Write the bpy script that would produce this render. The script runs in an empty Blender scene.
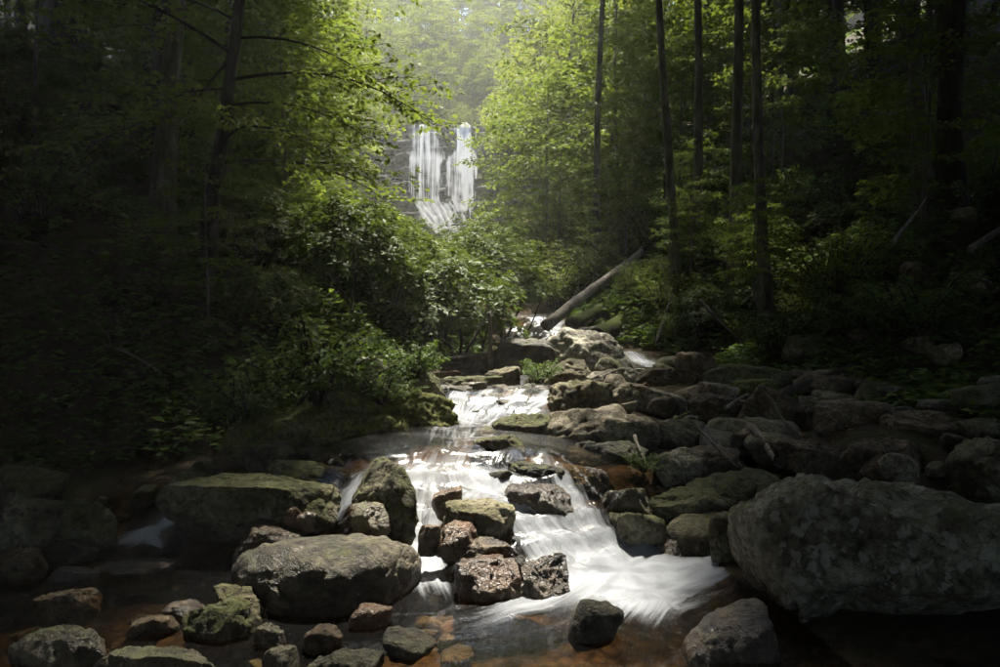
import bpy, math, time
import numpy as np
from mathutils import Vector, Matrix, Euler

T0 = time.time()
scene = bpy.context.scene
COL = scene.collection

# ------------------------------------------------------------------ camera
F = 700.0                                   # focal length in photo pixels (1000 wide)
cam_d = bpy.data.cameras.new("camera")
cam_d.sensor_width = 36.0
cam_d.lens = 36.0 * F / 1000.0
cam_d.clip_start = 0.05
cam_d.clip_end = 800.0
cam = bpy.data.objects.new("camera", cam_d)
cam.location = (0, 0, 0)
cam.rotation_euler = (math.radians(90), 0, 0)
COL.objects.link(cam)
scene.camera = cam

# ------------------------------------------------------------------ light
SUN_EL, SUN_AZ = math.radians(67), math.radians(5)     # azimuth from +Y towards +X
world = bpy.data.worlds.new("World")
scene.world = world
world.use_nodes = True
wn = world.node_tree.nodes
wl = world.node_tree.links
sky = wn.new("ShaderNodeTexSky")
sky.sky_type = 'NISHITA'
sky.sun_disc = False
sky.sun_elevation = SUN_EL
sky.sun_rotation = SUN_AZ
wl.new(sky.outputs[0], wn["Background"].inputs[0])
wn["Background"].inputs[1].default_value = 0.14
sun_d = bpy.data.lights.new("sun", 'SUN')
sun_d.energy = 5.0
sun_d.angle = math.radians(2.0)
sun_d.color = (1.0, 0.94, 0.82)
sun = bpy.data.objects.new("sun", sun_d)
sdir = Vector((math.sin(SUN_AZ) * math.cos(SUN_EL), math.cos(SUN_AZ) * math.cos(SUN_EL), math.sin(SUN_EL)))
sun.rotation_euler = sdir.to_track_quat('Z', 'Y').to_euler()
sun.location = sdir * 90
COL.objects.link(sun)
vs = scene.view_settings
vs.view_transform = 'Standard'
vs.look = 'None'
vs.gamma = 1.0
vs.exposure = 2.05
vs.use_curve_mapping = False
cy = scene.cycles
cy.use_denoising = True
cy.max_bounces = 5
cy.diffuse_bounces = 2
cy.glossy_bounces = 3
cy.transmission_bounces = 4
cy.transparent_max_bounces = 8
cy.volume_bounces = 1
cy.caustics_reflective = False
cy.caustics_refractive = False
cy.sample_clamp_indirect = 4.0
cy.use_adaptive_sampling = True
cy.adaptive_threshold = 0.06

# ------------------------------------------------------------------ helpers
RS = np.random.RandomState
_gt = RS(7).normal(size=(256, 3))
_gt /= np.linalg.norm(_gt, axis=1)[:, None]


def pnoise(p):
    """3-D gradient noise, vectorised; p is (N,3); result about -0.7..0.7"""
    p = np.asarray(p, dtype=np.float64)
    i = np.floor(p).astype(np.int64)
    f = p - i
    u = f * f * f * (f * (f * 6 - 15) + 10)
    out = np.zeros(len(p))
    for dx in (0, 1):
        wx = u[:, 0] if dx else 1 - u[:, 0]
        for dy in (0, 1):
            wy = u[:, 1] if dy else 1 - u[:, 1]
            for dz in (0, 1):
                wz = u[:, 2] if dz else 1 - u[:, 2]
                h = ((i[:, 0] + dx) * 73856093) ^ ((i[:, 1] + dy) * 19349663) ^ ((i[:, 2] + dz) * 83492791)
                h = (h ^ (h >> 13)) & 255
                g = _gt[h]
                out += wx * wy * wz * (g[:, 0] * (f[:, 0] - dx) + g[:, 1] * (f[:, 1] - dy) + g[:, 2] * (f[:, 2] - dz))
    return out


def fbm(p, octv=4, gain=0.5, lac=2.03):
    p = np.asarray(p, dtype=np.float64)
    a, s = 1.0, 0.0
    for k in range(octv):
        s = s + a * pnoise(p + 17.3 * k)
        p = p * lac
        a *= gain
    return s


def make_mesh(name, V, quads=None, tris=None, smooth=True, attrs=None, uv=None):
    me = bpy.data.meshes.new(name)
    V = np.asarray(V, dtype=np.float32)
    me.vertices.add(len(V))
    me.vertices.foreach_set("co", V.ravel())
    loops, starts, totals = [], [], []
    n = 0
    for fa, k in ((quads, 4), (tris, 3)):
        if fa is not None and len(fa):
            fa = np.asarray(fa, dtype=np.int32)
            loops.append(fa.ravel())
            starts.append(n + np.arange(len(fa)) * k)
            totals.append(np.full(len(fa), k))
            n += fa.size
    lo = np.concatenate(loops).astype(np.int32)
    me.loops.add(len(lo))
    me.loops.foreach_set("vertex_index", lo)
    st = np.concatenate(starts).astype(np.int32)
    me.polygons.add(len(st))
    me.polygons.foreach_set("loop_start", st)
    me.update(calc_edges=True)
    if smooth:
        me.polygons.foreach_set("use_smooth", np.ones(len(st), dtype=bool))
    if attrs:
        for an, av in attrs.items():
            at = me.attributes.new(an, 'FLOAT', 'POINT')
            at.data.foreach_set("value", np.asarray(av, dtype=np.float32).ravel())
    if uv is not None:
        ul = me.uv_layers.new(name="flow")
        ul.data.foreach_set("uv", np.asarray(uv, dtype=np.float32)[lo].ravel())
    me.validate()
    me.update()
    return me


def link(name, me, mat=None, parent=None, loc=(0, 0, 0), rot=(0, 0, 0), scale=(1, 1, 1)):
    o = bpy.data.objects.new(name, me)
    if mat is not None and me is not None and not me.materials:
        me.materials.append(mat)
    o.location = loc
    o.rotation_euler = rot
    o.scale = scale if hasattr(scale, '__len__') else (scale,) * 3
    if parent is not None:
        o.parent = parent
    COL.objects.link(o)
    return o


def tag(o, label=None, cat=None, group=None, kind=None):
    if label: o["label"] = label
    if cat: o["category"] = cat
    if group: o["group"] = group
    if kind: o["kind"] = kind
    return o


def at(px, py, Y):
    return np.array([(px - 500) / F * Y, Y, (333.5 - py) / F * Y])


def tube(pts, rad, sides=6, noise=0.0, seed=0, cap=True):
    """tapered tube through pts; returns V, quads, tris"""
    pts = np.asarray(pts, float)
    n = len(pts)
    rad = np.broadcast_to(np.asarray(rad, float), (n,))
    tan = np.gradient(pts, axis=0)
    tan /= np.linalg.norm(tan, axis=1)[:, None] + 1e-9
    ref = np.array([0, 0, 1.0]) if abs(tan[0, 2]) < 0.8 else np.array([1.0, 0, 0])
    a = np.cross(tan, ref); a /= np.linalg.norm(a, axis=1)[:, None] + 1e-9
    b = np.cross(tan, a)
    ang = np.arange(sides) / sides * 2 * np.pi
    ring = a[:, None, :] * np.cos(ang)[None, :, None] + b[:, None, :] * np.sin(ang)[None, :, None]
    V = pts[:, None, :] + ring * rad[:, None, None]
    if noise > 0:
        q = V.reshape(-1, 3)
        nz = fbm(q * (0.6 / (rad.max() + 1e-6)) * np.array([1, 1, .5]) + seed * 3.1, 3)
        V = V + ring * (nz.reshape(n, sides, 1) * noise * rad[:, None, None])
    V = V.reshape(-1, 3)
    i = np.arange(n - 1)[:, None] * sides
    j = np.arange(sides)[None, :]
    j2 = (j + 1) % sides
    q = np.stack([i + j, i + j2, i + sides + j2, i + sides + j], -1).reshape(-1, 4)
    tr = []
    if cap:
        V = np.vstack([V, pts[0], pts[-1]])
        c0, c1 = n * sides, n * sides + 1
        for k in range(sides):
            k2 = (k + 1) % sides
            tr.append((c0, k2, k))
            tr.append((c1, (n - 1) * sides + k, (n - 1) * sides + k2))
    return V, q, np.array(tr, dtype=int).reshape(-1, 3)


class Acc:
    def __init__(self): self.V, self.Q, self.T, self.n = [], [], [], 0
    def add(self, V, Q=None, T=None):
        self.V.append(V)
        if Q is not None and len(Q): self.Q.append(np.asarray(Q) + self.n)
        if T is not None and len(T): self.T.append(np.asarray(T) + self.n)
        self.n += len(V)
    def mesh(self, name, smooth=True):
        return make_mesh(name, np.vstack(self.V), np.vstack(self.Q) if self.Q else None, np.vstack(self.T) if self.T else None, smooth)


# ------------------------------------------------------------------ materials
def new_mat(name):
    m = bpy.data.materials.new(name)
    m.use_nodes = True
    nt = m.node_tree
    nt.nodes.clear()
    out = nt.nodes.new("ShaderNodeOutputMaterial")
    return m, nt, out


def nd(nt, typ, **kw):
    n = nt.nodes.new(typ)
    for k, v in kw.items():
        setattr(n, k, v)
    return n


def noise_node(nt, vec, scale, detail=4, rough=0.55, dist=0.0):
    n = nd(nt, "ShaderNodeTexNoise")
    n.inputs["Scale"].default_value = scale
    n.inputs["Detail"].default_value = detail
    n.inputs["Roughness"].default_value = rough
    n.inputs["Distortion"].default_value = dist
    if vec is not None: nt.links.new(vec, n.inputs["Vector"])
    return n.outputs["Fac"]


def ramp(nt, fac, stops):
    r = nd(nt, "ShaderNodeValToRGB")
    els = r.color_ramp.elements
    while len(els) < len(stops): els.new(0.5)
    for e, (p, c) in zip(els, stops):
        e.position = p
        e.color = (*c, 1) if hasattr(c, '__len__') else (c, c, c, 1)
    nt.links.new(fac, r.inputs[0])
    return r.outputs[0]


def mix(nt, fac, a, b, mode='MIX'):
    m = nd(nt, "ShaderNodeMix", data_type='RGBA', blend_type=mode)
    for sock, v in ((m.inputs[0], fac), (m.inputs[6], a), (m.inputs[7], b)):
        if hasattr(v, 'is_linked') or hasattr(v, 'links'):
            nt.links.new(v, sock)
        elif hasattr(v, '__len__'):
            sock.default_value = (*v, 1)
        else:
            sock.default_value = v
    return m.outputs[2]


def math_n(nt, op, a, b=None, clamp=False):
    m = nd(nt, "ShaderNodeMath", operation=op, use_clamp=clamp)
    for s, v in ((m.inputs[0], a), (m.inputs[1], b)):
        if v is None: continue
        if hasattr(v, 'links'): nt.links.new(v, s)
        else: s.default_value = v
    return m.outputs[0]


def rock_mat(name, c1, c2, moss=0.5, lichen=0.0, rough=0.85, spec=0.3, mosscol=(0.056, 0.061, 0.015), rust=0.0):
    m, nt, out = new_mat(name)
    geo = nd(nt, "ShaderNodeNewGeometry")
    oi = nd(nt, "ShaderNodeObjectInfo")
    off = nd(nt, "ShaderNodeVectorMath", operation='ADD')
    nt.links.new(geo.outputs["Position"], off.inputs[0])
    sc = nd(nt, "ShaderNodeVectorMath", operation='SCALE'); sc.inputs[0].default_value = (31, 17, 23)
    nt.links.new(oi.outputs["Random"], sc.inputs["Scale"])
    nt.links.new(sc.outputs[0], off.inputs[1])
    P = off.outputs[0]
    n1 = noise_node(nt, P, 3.2, 8, 0.62)
    n2 = noise_node(nt, P, 22, 6, 0.65)
    n3 = noise_node(nt, P, 90, 3, 0.6)
    base = ramp(nt, n1, [(0.32, tuple(0.40 * x for x in c1)), (0.46, c1), (0.58, c2), (0.74, tuple(1.35 * x for x in c2))])
    sp = ramp(nt, n2, [(0.34, 0.28), (0.46, 0.8), (0.56, 1.1), (0.70, 1.6)])
    wv_ = nd(nt, "ShaderNodeTexVoronoi", feature='DISTANCE_TO_EDGE'); wv_.inputs["Scale"].default_value = 4.0
    dv = nd(nt, "ShaderNodeVectorMath", operation='SCALE'); dv.inputs["Scale"].default_value = 0.5
    nn = nd(nt, "ShaderNodeTexNoise"); nn.inputs["Scale"].default_value = 5.0; nn.inputs["Detail"].default_value = 5
    nt.links.new(P, nn.inputs["Vector"]); nt.links.new(nn.outputs["Color"], dv.inputs[0])
    av = nd(nt, "ShaderNodeVectorMath", operation='ADD'); nt.links.new(P, av.inputs[0]); nt.links.new(dv.outputs[0], av.inputs[1])
    nt.links.new(av.outputs[0], wv_.inputs["Vector"])
    base = mix(nt, 1.0, base, (0.94, 0.91, 0.80), 'MULTIPLY')
    crack = ramp(nt, wv_.outputs["Distance"], [(0.0, 0.35), (0.035, 1.0)])
    base = mix(nt, 0.7, base, crack, 'MULTIPLY')
    base = mix(nt, 1.0, base, sp, 'MULTIPLY')
    sp3 = ramp(nt, n3, [(0.3, 0.7), (0.6, 1.1)])
    base = mix(nt, 0.8, base, sp3, 'MULTIPLY')
    if rust > 0:
        nr = noise_node(nt, P, 4.5, 5, 0.6, 0.6)
        fr = ramp(nt, nr, [(0.42, 0.0), (0.58, rust)])
        base = mix(nt, fr, base, (0.17, 0.068, 0.024))
    if lichen > 0:
        v = nd(nt, "ShaderNodeTexVoronoi", feature='F1')
        v.inputs["Scale"].default_value = 12.0
        nlw = noise_node(nt, P, 11, 3)
        wv = nd(nt, "ShaderNodeVectorMath", operation='ADD')
        nt.links.new(P, wv.inputs[0])
        cc = nd(nt, "ShaderNodeCombineXYZ")
        for k in range(3): nt.links.new(math_n(nt, 'MULTIPLY', nlw, 0.16), cc.inputs[k])
        nt.links.new(cc.outputs[0], wv.inputs[1])
        nt.links.new(wv.outputs[0], v.inputs["Vector"])
        nl2 = noise_node(nt, P, 1.6, 2)
        d = math_n(nt, 'ADD', v.outputs["Distance"], math_n(nt, 'MULTIPLY', nl2, -0.55))
        fl = ramp(nt, d, [(0.02, lichen), (0.10, 0.0)])
        base = mix(nt, fl, base, (0.31, 0.305, 0.25))
    mossn = noise_node(nt, P, 2.6, 6, 0.7, 0.4)
    sepn = nd(nt, "ShaderNodeSeparateXYZ")
    nt.links.new(geo.outputs["Normal"], sepn.inputs[0])
    mm = math_n(nt, 'ADD', math_n(nt, 'MULTIPLY', sepn.outputs[2], 0.35), mossn)
    mm = math_n(nt, 'ADD', mm, (moss - 0.5) * 0.75)
    mm = math_n(nt, 'ADD', mm, math_n(nt, 'MULTIPLY', math_n(nt, 'SUBTRACT', n2, 0.5), 0.55))
    mf = ramp(nt, mm, [(0.70, 0.0), (0.90, 0.85)])
    mc = mix(nt, ramp(nt, n2, [(0.35, 0.0), (0.65, 1.0)]), tuple(0.3 * x for x in mosscol), tuple(1.5 * x for x in mosscol))
    if moss > 0.01:
        base = mix(nt, mf, base, mc)
    bs = nd(nt, "ShaderNodeBsdfPrincipled")
    nt.links.new(base, bs.inputs["Base Color"])
    rr = math_n(nt, 'ADD', math_n(nt, 'MULTIPLY', n2, 0.25), rough - 0.12, True)
    if moss > 0.01:
        rr = math_n(nt, 'MAXIMUM', rr, math_n(nt, 'MULTIPLY', mf, 0.9))
    nt.links.new(rr, bs.inputs["Roughness"])
    bs.inputs["Specular IOR Level"].default_value = spec
    b1 = nd(nt, "ShaderNodeBump"); b1.inputs["Strength"].default_value = 1.0; b1.inputs["Distance"].default_value = 0.06
    hsum = math_n(nt, 'ADD', n1, math_n(nt, 'MULTIPLY', n2, 0.5))
    hsum = math_n(nt, 'ADD', hsum, math_n(nt, 'MULTIPLY', n3, 0.2))
    hsum = math_n(nt, 'ADD', hsum, math_n(nt, 'MULTIPLY', crack, 0.12))
    nt.links.new(hsum, b1.inputs["Height"])
    nt.links.new(b1.outputs[0], bs.inputs["Normal"])
    nt.links.new(bs.outputs[0], out.inputs[0])
    return m


def leaf_mat(name, cols, trans=0.45, gloss=0.015, rough=0.55):
    m, nt, out = new_mat(name)
    at_ = nd(nt, "ShaderNodeAttribute", attribute_name="rnd")
    oi = nd(nt, "ShaderNodeObjectInfo")
    v = math_n(nt, 'ADD', math_n(nt, 'MULTIPLY', at_.outputs["Fac"], 0.75), math_n(nt, 'MULTIPLY', oi.outputs["Random"], 0.25))
    c = ramp(nt, v, [(0.0, cols[0]), (0.5, cols[1]), (1.0, cols[2])])
    tr = mix(nt, 1.0, c, (1.75, 1.65, 0.75), 'MULTIPLY')
    d = nd(nt, "ShaderNodeBsdfDiffuse"); nt.links.new(c, d.inputs[0])
    t = nd(nt, "ShaderNodeBsdfTranslucent"); nt.links.new(tr, t.inputs[0])
    g = nd(nt, "ShaderNodeBsdfGlossy"); g.inputs["Roughness"].default_value = rough
    g.inputs[0].default_value = (1, 1, 1, 1)
    a = nd(nt, "ShaderNodeMixShader"); a.inputs[0].default_value = trans
    nt.links.new(d.outputs[0], a.inputs[1]); nt.links.new(t.outputs[0], a.inputs[2])
    b = nd(nt, "ShaderNodeMixShader"); b.inputs[0].default_value = gloss
    nt.links.new(a.outputs[0], b.inputs[1]); nt.links.new(g.outputs[0], b.inputs[2])
    nt.links.new(b.outputs[0], out.inputs[0])
    return m


def bark_mat(name, c1, c2, scale=7.0, moss=0.0):
    m, nt, out = new_mat(name)
    tc = nd(nt, "ShaderNodeTexCoord")
    mp = nd(nt, "ShaderNodeMapping"); mp.inputs["Scale"].default_value = (1, 1, 0.22)
    nt.links.new(tc.outputs["Object"], mp.inputs[0])
    n1 = noise_node(nt, mp.outputs[0], scale * 2.2, 6, 0.65, 0.5)
    n2 = noise_node(nt, tc.outputs["Object"], 1.7, 4)
    c = ramp(nt, n1, [(0.3, tuple(0.4 * x for x in c1)), (0.5, c1), (0.7, c2)])
    c = mix(nt, 0.7, c, ramp(nt, n2, [(0.35, 0.6), (0.65, 1.2)]), 'MULTIPLY')
    if moss > 0:
        geo = nd(nt, "ShaderNodeNewGeometry")
        s = nd(nt, "ShaderNodeSeparateXYZ"); nt.links.new(geo.outputs["Normal"], s.inputs[0])
        f = ramp(nt, math_n(nt, 'ADD', math_n(nt, 'MULTIPLY', s.outputs[2], 0.4), n2), [(0.72 - 0.4 * moss, 0.0), (0.9 - 0.4 * moss, 1.0)])
        c = mix(nt, f, c, (0.07, 0.085, 0.014))
    bs = nd(nt, "ShaderNodeBsdfPrincipled"); bs.inputs["Roughness"].default_value = 0.9
    bs.inputs["Specular IOR Level"].default_value = 0.2
    nt.links.new(c, bs.inputs["Base Color"])
    b = nd(nt, "ShaderNodeBump"); b.inputs["Strength"].default_value = 0.9; b.inputs["Distance"].default_value = 0.03
    nt.links.new(n1, b.inputs["Height"]); nt.links.new(b.outputs[0], bs.inputs["Normal"])
    nt.links.new(bs.outputs[0], out.inputs[0])
    return m


def ground_mat():
    m, nt, out = new_mat("forest_soil")
    geo = nd(nt, "ShaderNodeNewGeometry")
    P = geo.outputs["Position"]
    n1 = noise_node(nt, P, 1.4, 6, 0.6)
    n2 = noise_node(nt, P, 14, 6, 0.7)
    n3 = noise_node(nt, P, 55, 3, 0.6)
    c = ramp(nt, n1, [(0.3, (0.022, 0.016, 0.009)), (0.5, (0.05, 0.035, 0.018)), (0.65, (0.045, 0.05, 0.012)), (0.8, (0.06, 0.045, 0.02))])
    c = mix(nt, 0.9, c, ramp(nt, n2, [(0.3, 0.4), (0.7, 1.6)]), 'MULTIPLY')
    c = mix(nt, 0.7, c, ramp(nt, n3, [(0.3, 0.5), (0.7, 1.4)]), 'MULTIPLY')
    # stream bed: brown gravel where the sheet is under water
    at_ = nd(nt, "ShaderNodeAttribute", attribute_name="bed")
    vo = nd(nt, "ShaderNodeTexVoronoi"); vo.inputs["Scale"].default_value = 13
    nt.links.new(P, vo.inputs["Vector"])
    bc = ramp(nt, vo.outputs["Distance"], [(0.0, (0.115, 0.07, 0.034)), (0.5, (0.075, 0.047, 0.024)), (0.85, (0.03, 0.02, 0.011))])
    bc = mix(nt, 0.8, bc, ramp(nt, n1, [(0.35, 0.5), (0.65, 1.4)]), 'MULTIPLY')
    bc = mix(nt, 0.5, bc, ramp(nt, noise_node(nt, vo.outputs["Color"], 3.0, 0), [(0.3, 0.4), (0.7, 1.7)]), 'MULTIPLY')
    c = mix(nt, at_.outputs["Fac"], c, bc)
    bs = nd(nt, "ShaderNodeBsdfPrincipled"); bs.inputs["Roughness"].default_value = 0.9
    bs.inputs["Specular IOR Level"].default_value = 0.15
    nt.links.new(c, bs.inputs["Base Color"])
    b = nd(nt, "ShaderNodeBump"); b.inputs["Strength"].default_value = 1.0; b.inputs["Distance"].default_value = 0.06
    nt.links.new(math_n(nt, 'ADD', n2, math_n(nt, 'MULTIPLY', n3, 0.4)), b.inputs["Height"])
    nt.links.new(b.outputs[0], bs.inputs["Normal"])
    nt.links.new(bs.outputs[0], out.inputs[0])
    return m


def water_mat(name, streak=(0.9, 15.0, 1.75), thresh=(0.25, 1.10), clear=(0.80, 0.68, 0.50), bump=0.5, foam_col=(0.49, 0.51, 0.54), thru=0.28, fmax=0.82, ior=1.33):
    """clear brown stream water that turns to white silky foam where the 'foam' attribute is high"""
    m, nt, out = new_mat(name)
    uv = nd(nt, "ShaderNodeUVMap", uv_map="flow")
    mp = nd(nt, "ShaderNodeMapping"); mp.inputs["Scale"].default_value = (streak[0], streak[1], 1)
    nt.links.new(uv.outputs[0], mp.inputs[0])
    geo = nd(nt, "ShaderNodeNewGeometry")
    s1 = noise_node(nt, mp.outputs[0], 1.0, 5, 0.6, 0.35)
    s2 = noise_node(nt, mp.outputs[0], 2.7, 3, 0.6, 0.2)
    w = noise_node(nt, geo.outputs["Position"], 5.0, 4, 0.55, 0.4)
    fo = nd(nt, "ShaderNodeAttribute", attribute_name="foam")
    st = math_n(nt, 'ADD', math_n(nt, 'MULTIPLY', s1, 0.65), math_n(nt, 'MULTIPLY', s2, 0.35))
    k = math_n(nt, 'ADD', math_n(nt, 'MULTIPLY', fo.outputs["Fac"], 1.25), math_n(nt, 'MULTIPLY', math_n(nt, 'SUBTRACT', st, 0.5), streak[2]))
    k = math_n(nt, 'MULTIPLY', k, math_n(nt, 'MULTIPLY', fo.outputs["Fac"], 8.0, True))
    mr = nd(nt, "ShaderNodeMapRange", interpolation_type='SMOOTHSTEP')
    nt.links.new(k, mr.inputs[0]); mr.inputs[1].default_value = thresh[0]; mr.inputs[2].default_value = thresh[1]
    mr.inputs[3].default_value = 0.0; mr.inputs[4].default_value = fmax
    fac = mr.outputs[0]
    hb = math_n(nt, 'ADD', math_n(nt, 'MULTIPLY', w, 0.6), math_n(nt, 'MULTIPLY', st, 0.5))
    b = nd(nt, "ShaderNodeBump"); b.inputs["Strength"].default_value = bump; b.inputs["Distance"].default_value = 0.05
    nt.links.new(hb, b.inputs["Height"])
    tr = nd(nt, "ShaderNodeBsdfTransparent"); tr.inputs[0].default_value = (*clear, 1)
    gl = nd(nt, "ShaderNodeBsdfGlossy"); gl.inputs["Roughness"].default_value = 0.2
    nt.links.new(b.outputs[0], gl.inputs["Normal"])
    fr = nd(nt, "ShaderNodeFresnel"); fr.inputs[0].default_value = ior
    nt.links.new(b.outputs[0], fr.inputs["Normal"])
    a = nd(nt, "ShaderNodeMixShader")
    nt.links.new(fr.outputs[0], a.inputs[0]); nt.links.new(tr.outputs[0], a.inputs[1]); nt.links.new(gl.outputs[0], a.inputs[2])
    df = nd(nt, "ShaderNodeBsdfDiffuse"); df.inputs[0].default_value = (*foam_col, 1)
    nt.links.new(b.outputs[0], df.inputs["Normal"])
    tl = nd(nt, "ShaderNodeBsdfTranslucent"); tl.inputs[0].default_value = (*foam_col, 1)
    fm = nd(nt, "ShaderNodeMixShader"); fm.inputs[0].default_value = thru
    nt.links.new(df.outputs[0], fm.inputs[1]); nt.links.new(tl.outputs[0], fm.inputs[2])
    fin = nd(nt, "ShaderNodeMixShader")
    nt.links.new(fac, fin.inputs[0]); nt.links.new(a.outputs[0], fin.inputs[1]); nt.links.new(fm.outputs[0], fin.inputs[2])
    nt.links.new(fin.outputs[0], out.inputs[0])
    return m


M = {}
M['dry'] = rock_mat("rock_dry", (0.15, 0.13, 0.095), (0.27, 0.24, 0.18), moss=0.22, lichen=0.35)
M['pale'] = rock_mat("rock_pale", (0.24, 0.225, 0.19), (0.40, 0.385, 0.34), moss=0.12, lichen=0.3)
M['olive'] = rock_mat("rock_olive", (0.13, 0.115, 0.075), (0.22, 0.20, 0.14), moss=0.45, lichen=0.2)
M['mossy'] = rock_mat("rock_mossy", (0.12, 0.11, 0.075), (0.22, 0.205, 0.15), moss=0.72, lichen=0.15)
M['green'] = rock_mat("rock_green", (0.10, 0.10, 0.05), (0.17, 0.16, 0.09), moss=1.0, mosscol=(0.10, 0.11, 0.016))
M['brown'] = rock_mat("rock_brown", (0.10, 0.075, 0.05), (0.19, 0.145, 0.10), moss=0.2)
M['wet'] = rock_mat("rock_wet", (0.05, 0.038, 0.026), (0.12, 0.09, 0.06), moss=0.12, rough=0.34, spec=0.6)
M['wetmoss'] = rock_mat("rock_wet_mossy", (0.07, 0.058, 0.036), (0.15, 0.125, 0.08), moss=0.5, rough=0.38, spec=0.55)
M['rust'] = rock_mat("rock_rust_wet", (0.07, 0.048, 0.028), (0.125, 0.088, 0.054), moss=0.05, rough=0.32, spec=0.6, rust=0.35)
M['domewet'] = rock_mat("rock_dome_wet", (0.045, 0.038, 0.025), (0.10, 0.086, 0.058), moss=0.34, rough=0.45, spec=0.45)
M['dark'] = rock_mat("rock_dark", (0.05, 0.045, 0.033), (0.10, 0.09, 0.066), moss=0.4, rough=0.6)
M['lichen'] = rock_mat("rock_lichen", (0.12, 0.112, 0.08), (0.22, 0.21, 0.165), moss=0.42, lichen=0.6)
M['cliff'] = rock_mat("cliff_rock", (0.045, 0.042, 0.036), (0.12, 0.112, 0.10), moss=0.3)
M['soil'] = ground_mat()
M['water'] = water_mat("stream_water")
M['falls'] = water_mat("waterfall_water", streak=(0.22, 7.0, 1.0), thresh=(0.08, 1.25), clear=(0.9, 0.9, 0.9), bump=0.3, thru=0.4, foam_col=(0.90, 0.87, 0.82), fmax=0.9, ior=1.12)
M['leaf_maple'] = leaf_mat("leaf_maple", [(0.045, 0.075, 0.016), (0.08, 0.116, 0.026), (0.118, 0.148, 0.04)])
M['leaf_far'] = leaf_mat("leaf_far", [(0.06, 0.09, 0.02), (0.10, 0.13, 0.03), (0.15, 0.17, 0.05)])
M['leaf_rhodo'] = leaf_mat("leaf_rhododendron", [(0.028, 0.047, 0.011), (0.052, 0.080, 0.016), (0.095, 0.125, 0.025)], trans=0.36, gloss=0.014, rough=0.5)
M['leaf_fern'] = leaf_mat("leaf_fern", [(0.035, 0.065, 0.018), (0.06, 0.10, 0.025), (0.10, 0.145, 0.035)], trans=0.35)
M['leaf_dead'] = leaf_mat("leaf_litter", [(0.06, 0.035, 0.015), (0.10, 0.06, 0.025), (0.15, 0.10, 0.04)], trans=0.1, gloss=0.02)
M['bark'] = bark_mat("bark_dark", (0.035, 0.029, 0.021), (0.075, 0.063, 0.048))
M['bark_grey'] = bark_mat("bark_grey", (0.11, 0.10, 0.08), (0.20, 0.185, 0.155), scale=5)
M['dead'] = bark_mat("dead_wood", (0.16, 0.14, 0.115), (0.32, 0.29, 0.25), scale=9)
M['logmoss'] = bark_mat("log_mossy", (0.08, 0.065, 0.045), (0.15, 0.13, 0.095), moss=0.6)

# ------------------------------------------------------------------ stream and terrain
# control points of the water surface: photo pixel and height -> place on the ground
WP = [(600, 667, -1.6), (300, 667, -1.6), (50, 640, -1.6), (700, 620, -1.6), (560, 620, -1.6), (430, 600, -1.6), (330, 630, -1.6),
      (200, 570, -1.6), (60, 560, -1.6), (720, 585, -1.6), (640, 590, -1.6), (420, 572, -1.59), (400, 530, -1.40), (415, 500, -1.24),
      (430, 475, -1.10), (340, 506, -1.30), (345, 490, -1.18), (280, 560, -1.58), (145, 545, -1.58), (175, 515, -1.44), (230, 470, -1.27),
      (150, 490, -1.36), (60, 470, -1.36), (480, 480, -1.12), (520, 500, -1.20), (430, 466, -1.06), (480, 466, -1.06), (560, 500, -1.22),
      (560, 470, -1.07), (540, 540, -1.40), (600, 540, -1.45), (580, 570, -1.54), (650, 560, -1.57), (720, 557, -1.58), (600, 510, -1.30),
      (400, 451, -0.97), (440, 451, -0.96), (480, 450, -0.96), (350, 458, -1.0), (460, 440, -0.94), (540, 455, -0.98), (440, 420, -0.91), (500, 412, -0.90),
      (450, 409, -0.88), (530, 409, -0.87), (455, 393, -0.72), (520, 393, -0.72), (545, 393, -0.72), (480, 387, -0.70), (540, 386, -0.69),
      (660, 535, -1.52), (780, 530, -1.50), (900, 505, -1.40), (700, 480, -1.28), (850, 470, -1.22), (1000, 470, -1.25), (700, 440, -1.08), (860, 440, -1.08), (760, 400, -0.86), (640, 460, -1.15)]
WX = np.array([at(px, py, z * F / (333.5 - py)) for px, py, z in WP])
extra = np.array([[-9, 4, -1.6], [-9, 7, -1.35], [-6, 8.5, -1.2], [5, 4, -1.6], [6, 6, -1.15], [5, 9, -0.8], [-4, 2, -1.6], [0, 1.0, -1.6], [3, 2, -1.6], [-4, 10, -.8],
                  [0, 11, -0.66], [1.2, 12, -0.62], [2.8, 12.6, -0.57], [4.5, 11, -0.6], [-4, 13, -0.5], [1.5, 14.2, -0.48], [.9, 15.6, -0.32], [0.85, 16.4, -.16], [0.85, 17.2, 0.30], [0.6, 19, .5]])
CP = np.vstack([WX, extra])


def _tps(r2):
    return np.where(r2 > 1e-12, 0.5 * r2 * np.log(r2 + 1e-12), 0.0)


_n = len(CP)
_d2 = ((CP[:, None, :2] - CP[None, :, :2]) ** 2).sum(-1)
_A = np.zeros((_n + 3, _n + 3))
_A[:_n, :_n] = _tps(_d2) + np.eye(_n) * 0.004
_A[:_n, _n] = 1; _A[:_n, _n + 1:] = CP[:, :2]
_A[_n, :_n] = 1; _A[_n + 1:, :_n] = CP[:, :2].T
_coef = np.linalg.solve(_A, np.concatenate([CP[:, 2], [0, 0, 0]]))
STR_Y = [-60, 3, 4.6, 5.6, 8.4, 9.4, 12, 13.5, 16.2, 17.3, 25, 40, 55, 59.3, 61.2, 64, 75, 105, 115, 250]
STR_Z = [-1.6, -1.6, -1.55, -1.06, -.9, -.7, -.62, -.5, -.2, .3, 1.7, 4.3, 7.2, 7.6, 17.6, 18.6, 25, 45, 46, 46]


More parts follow.
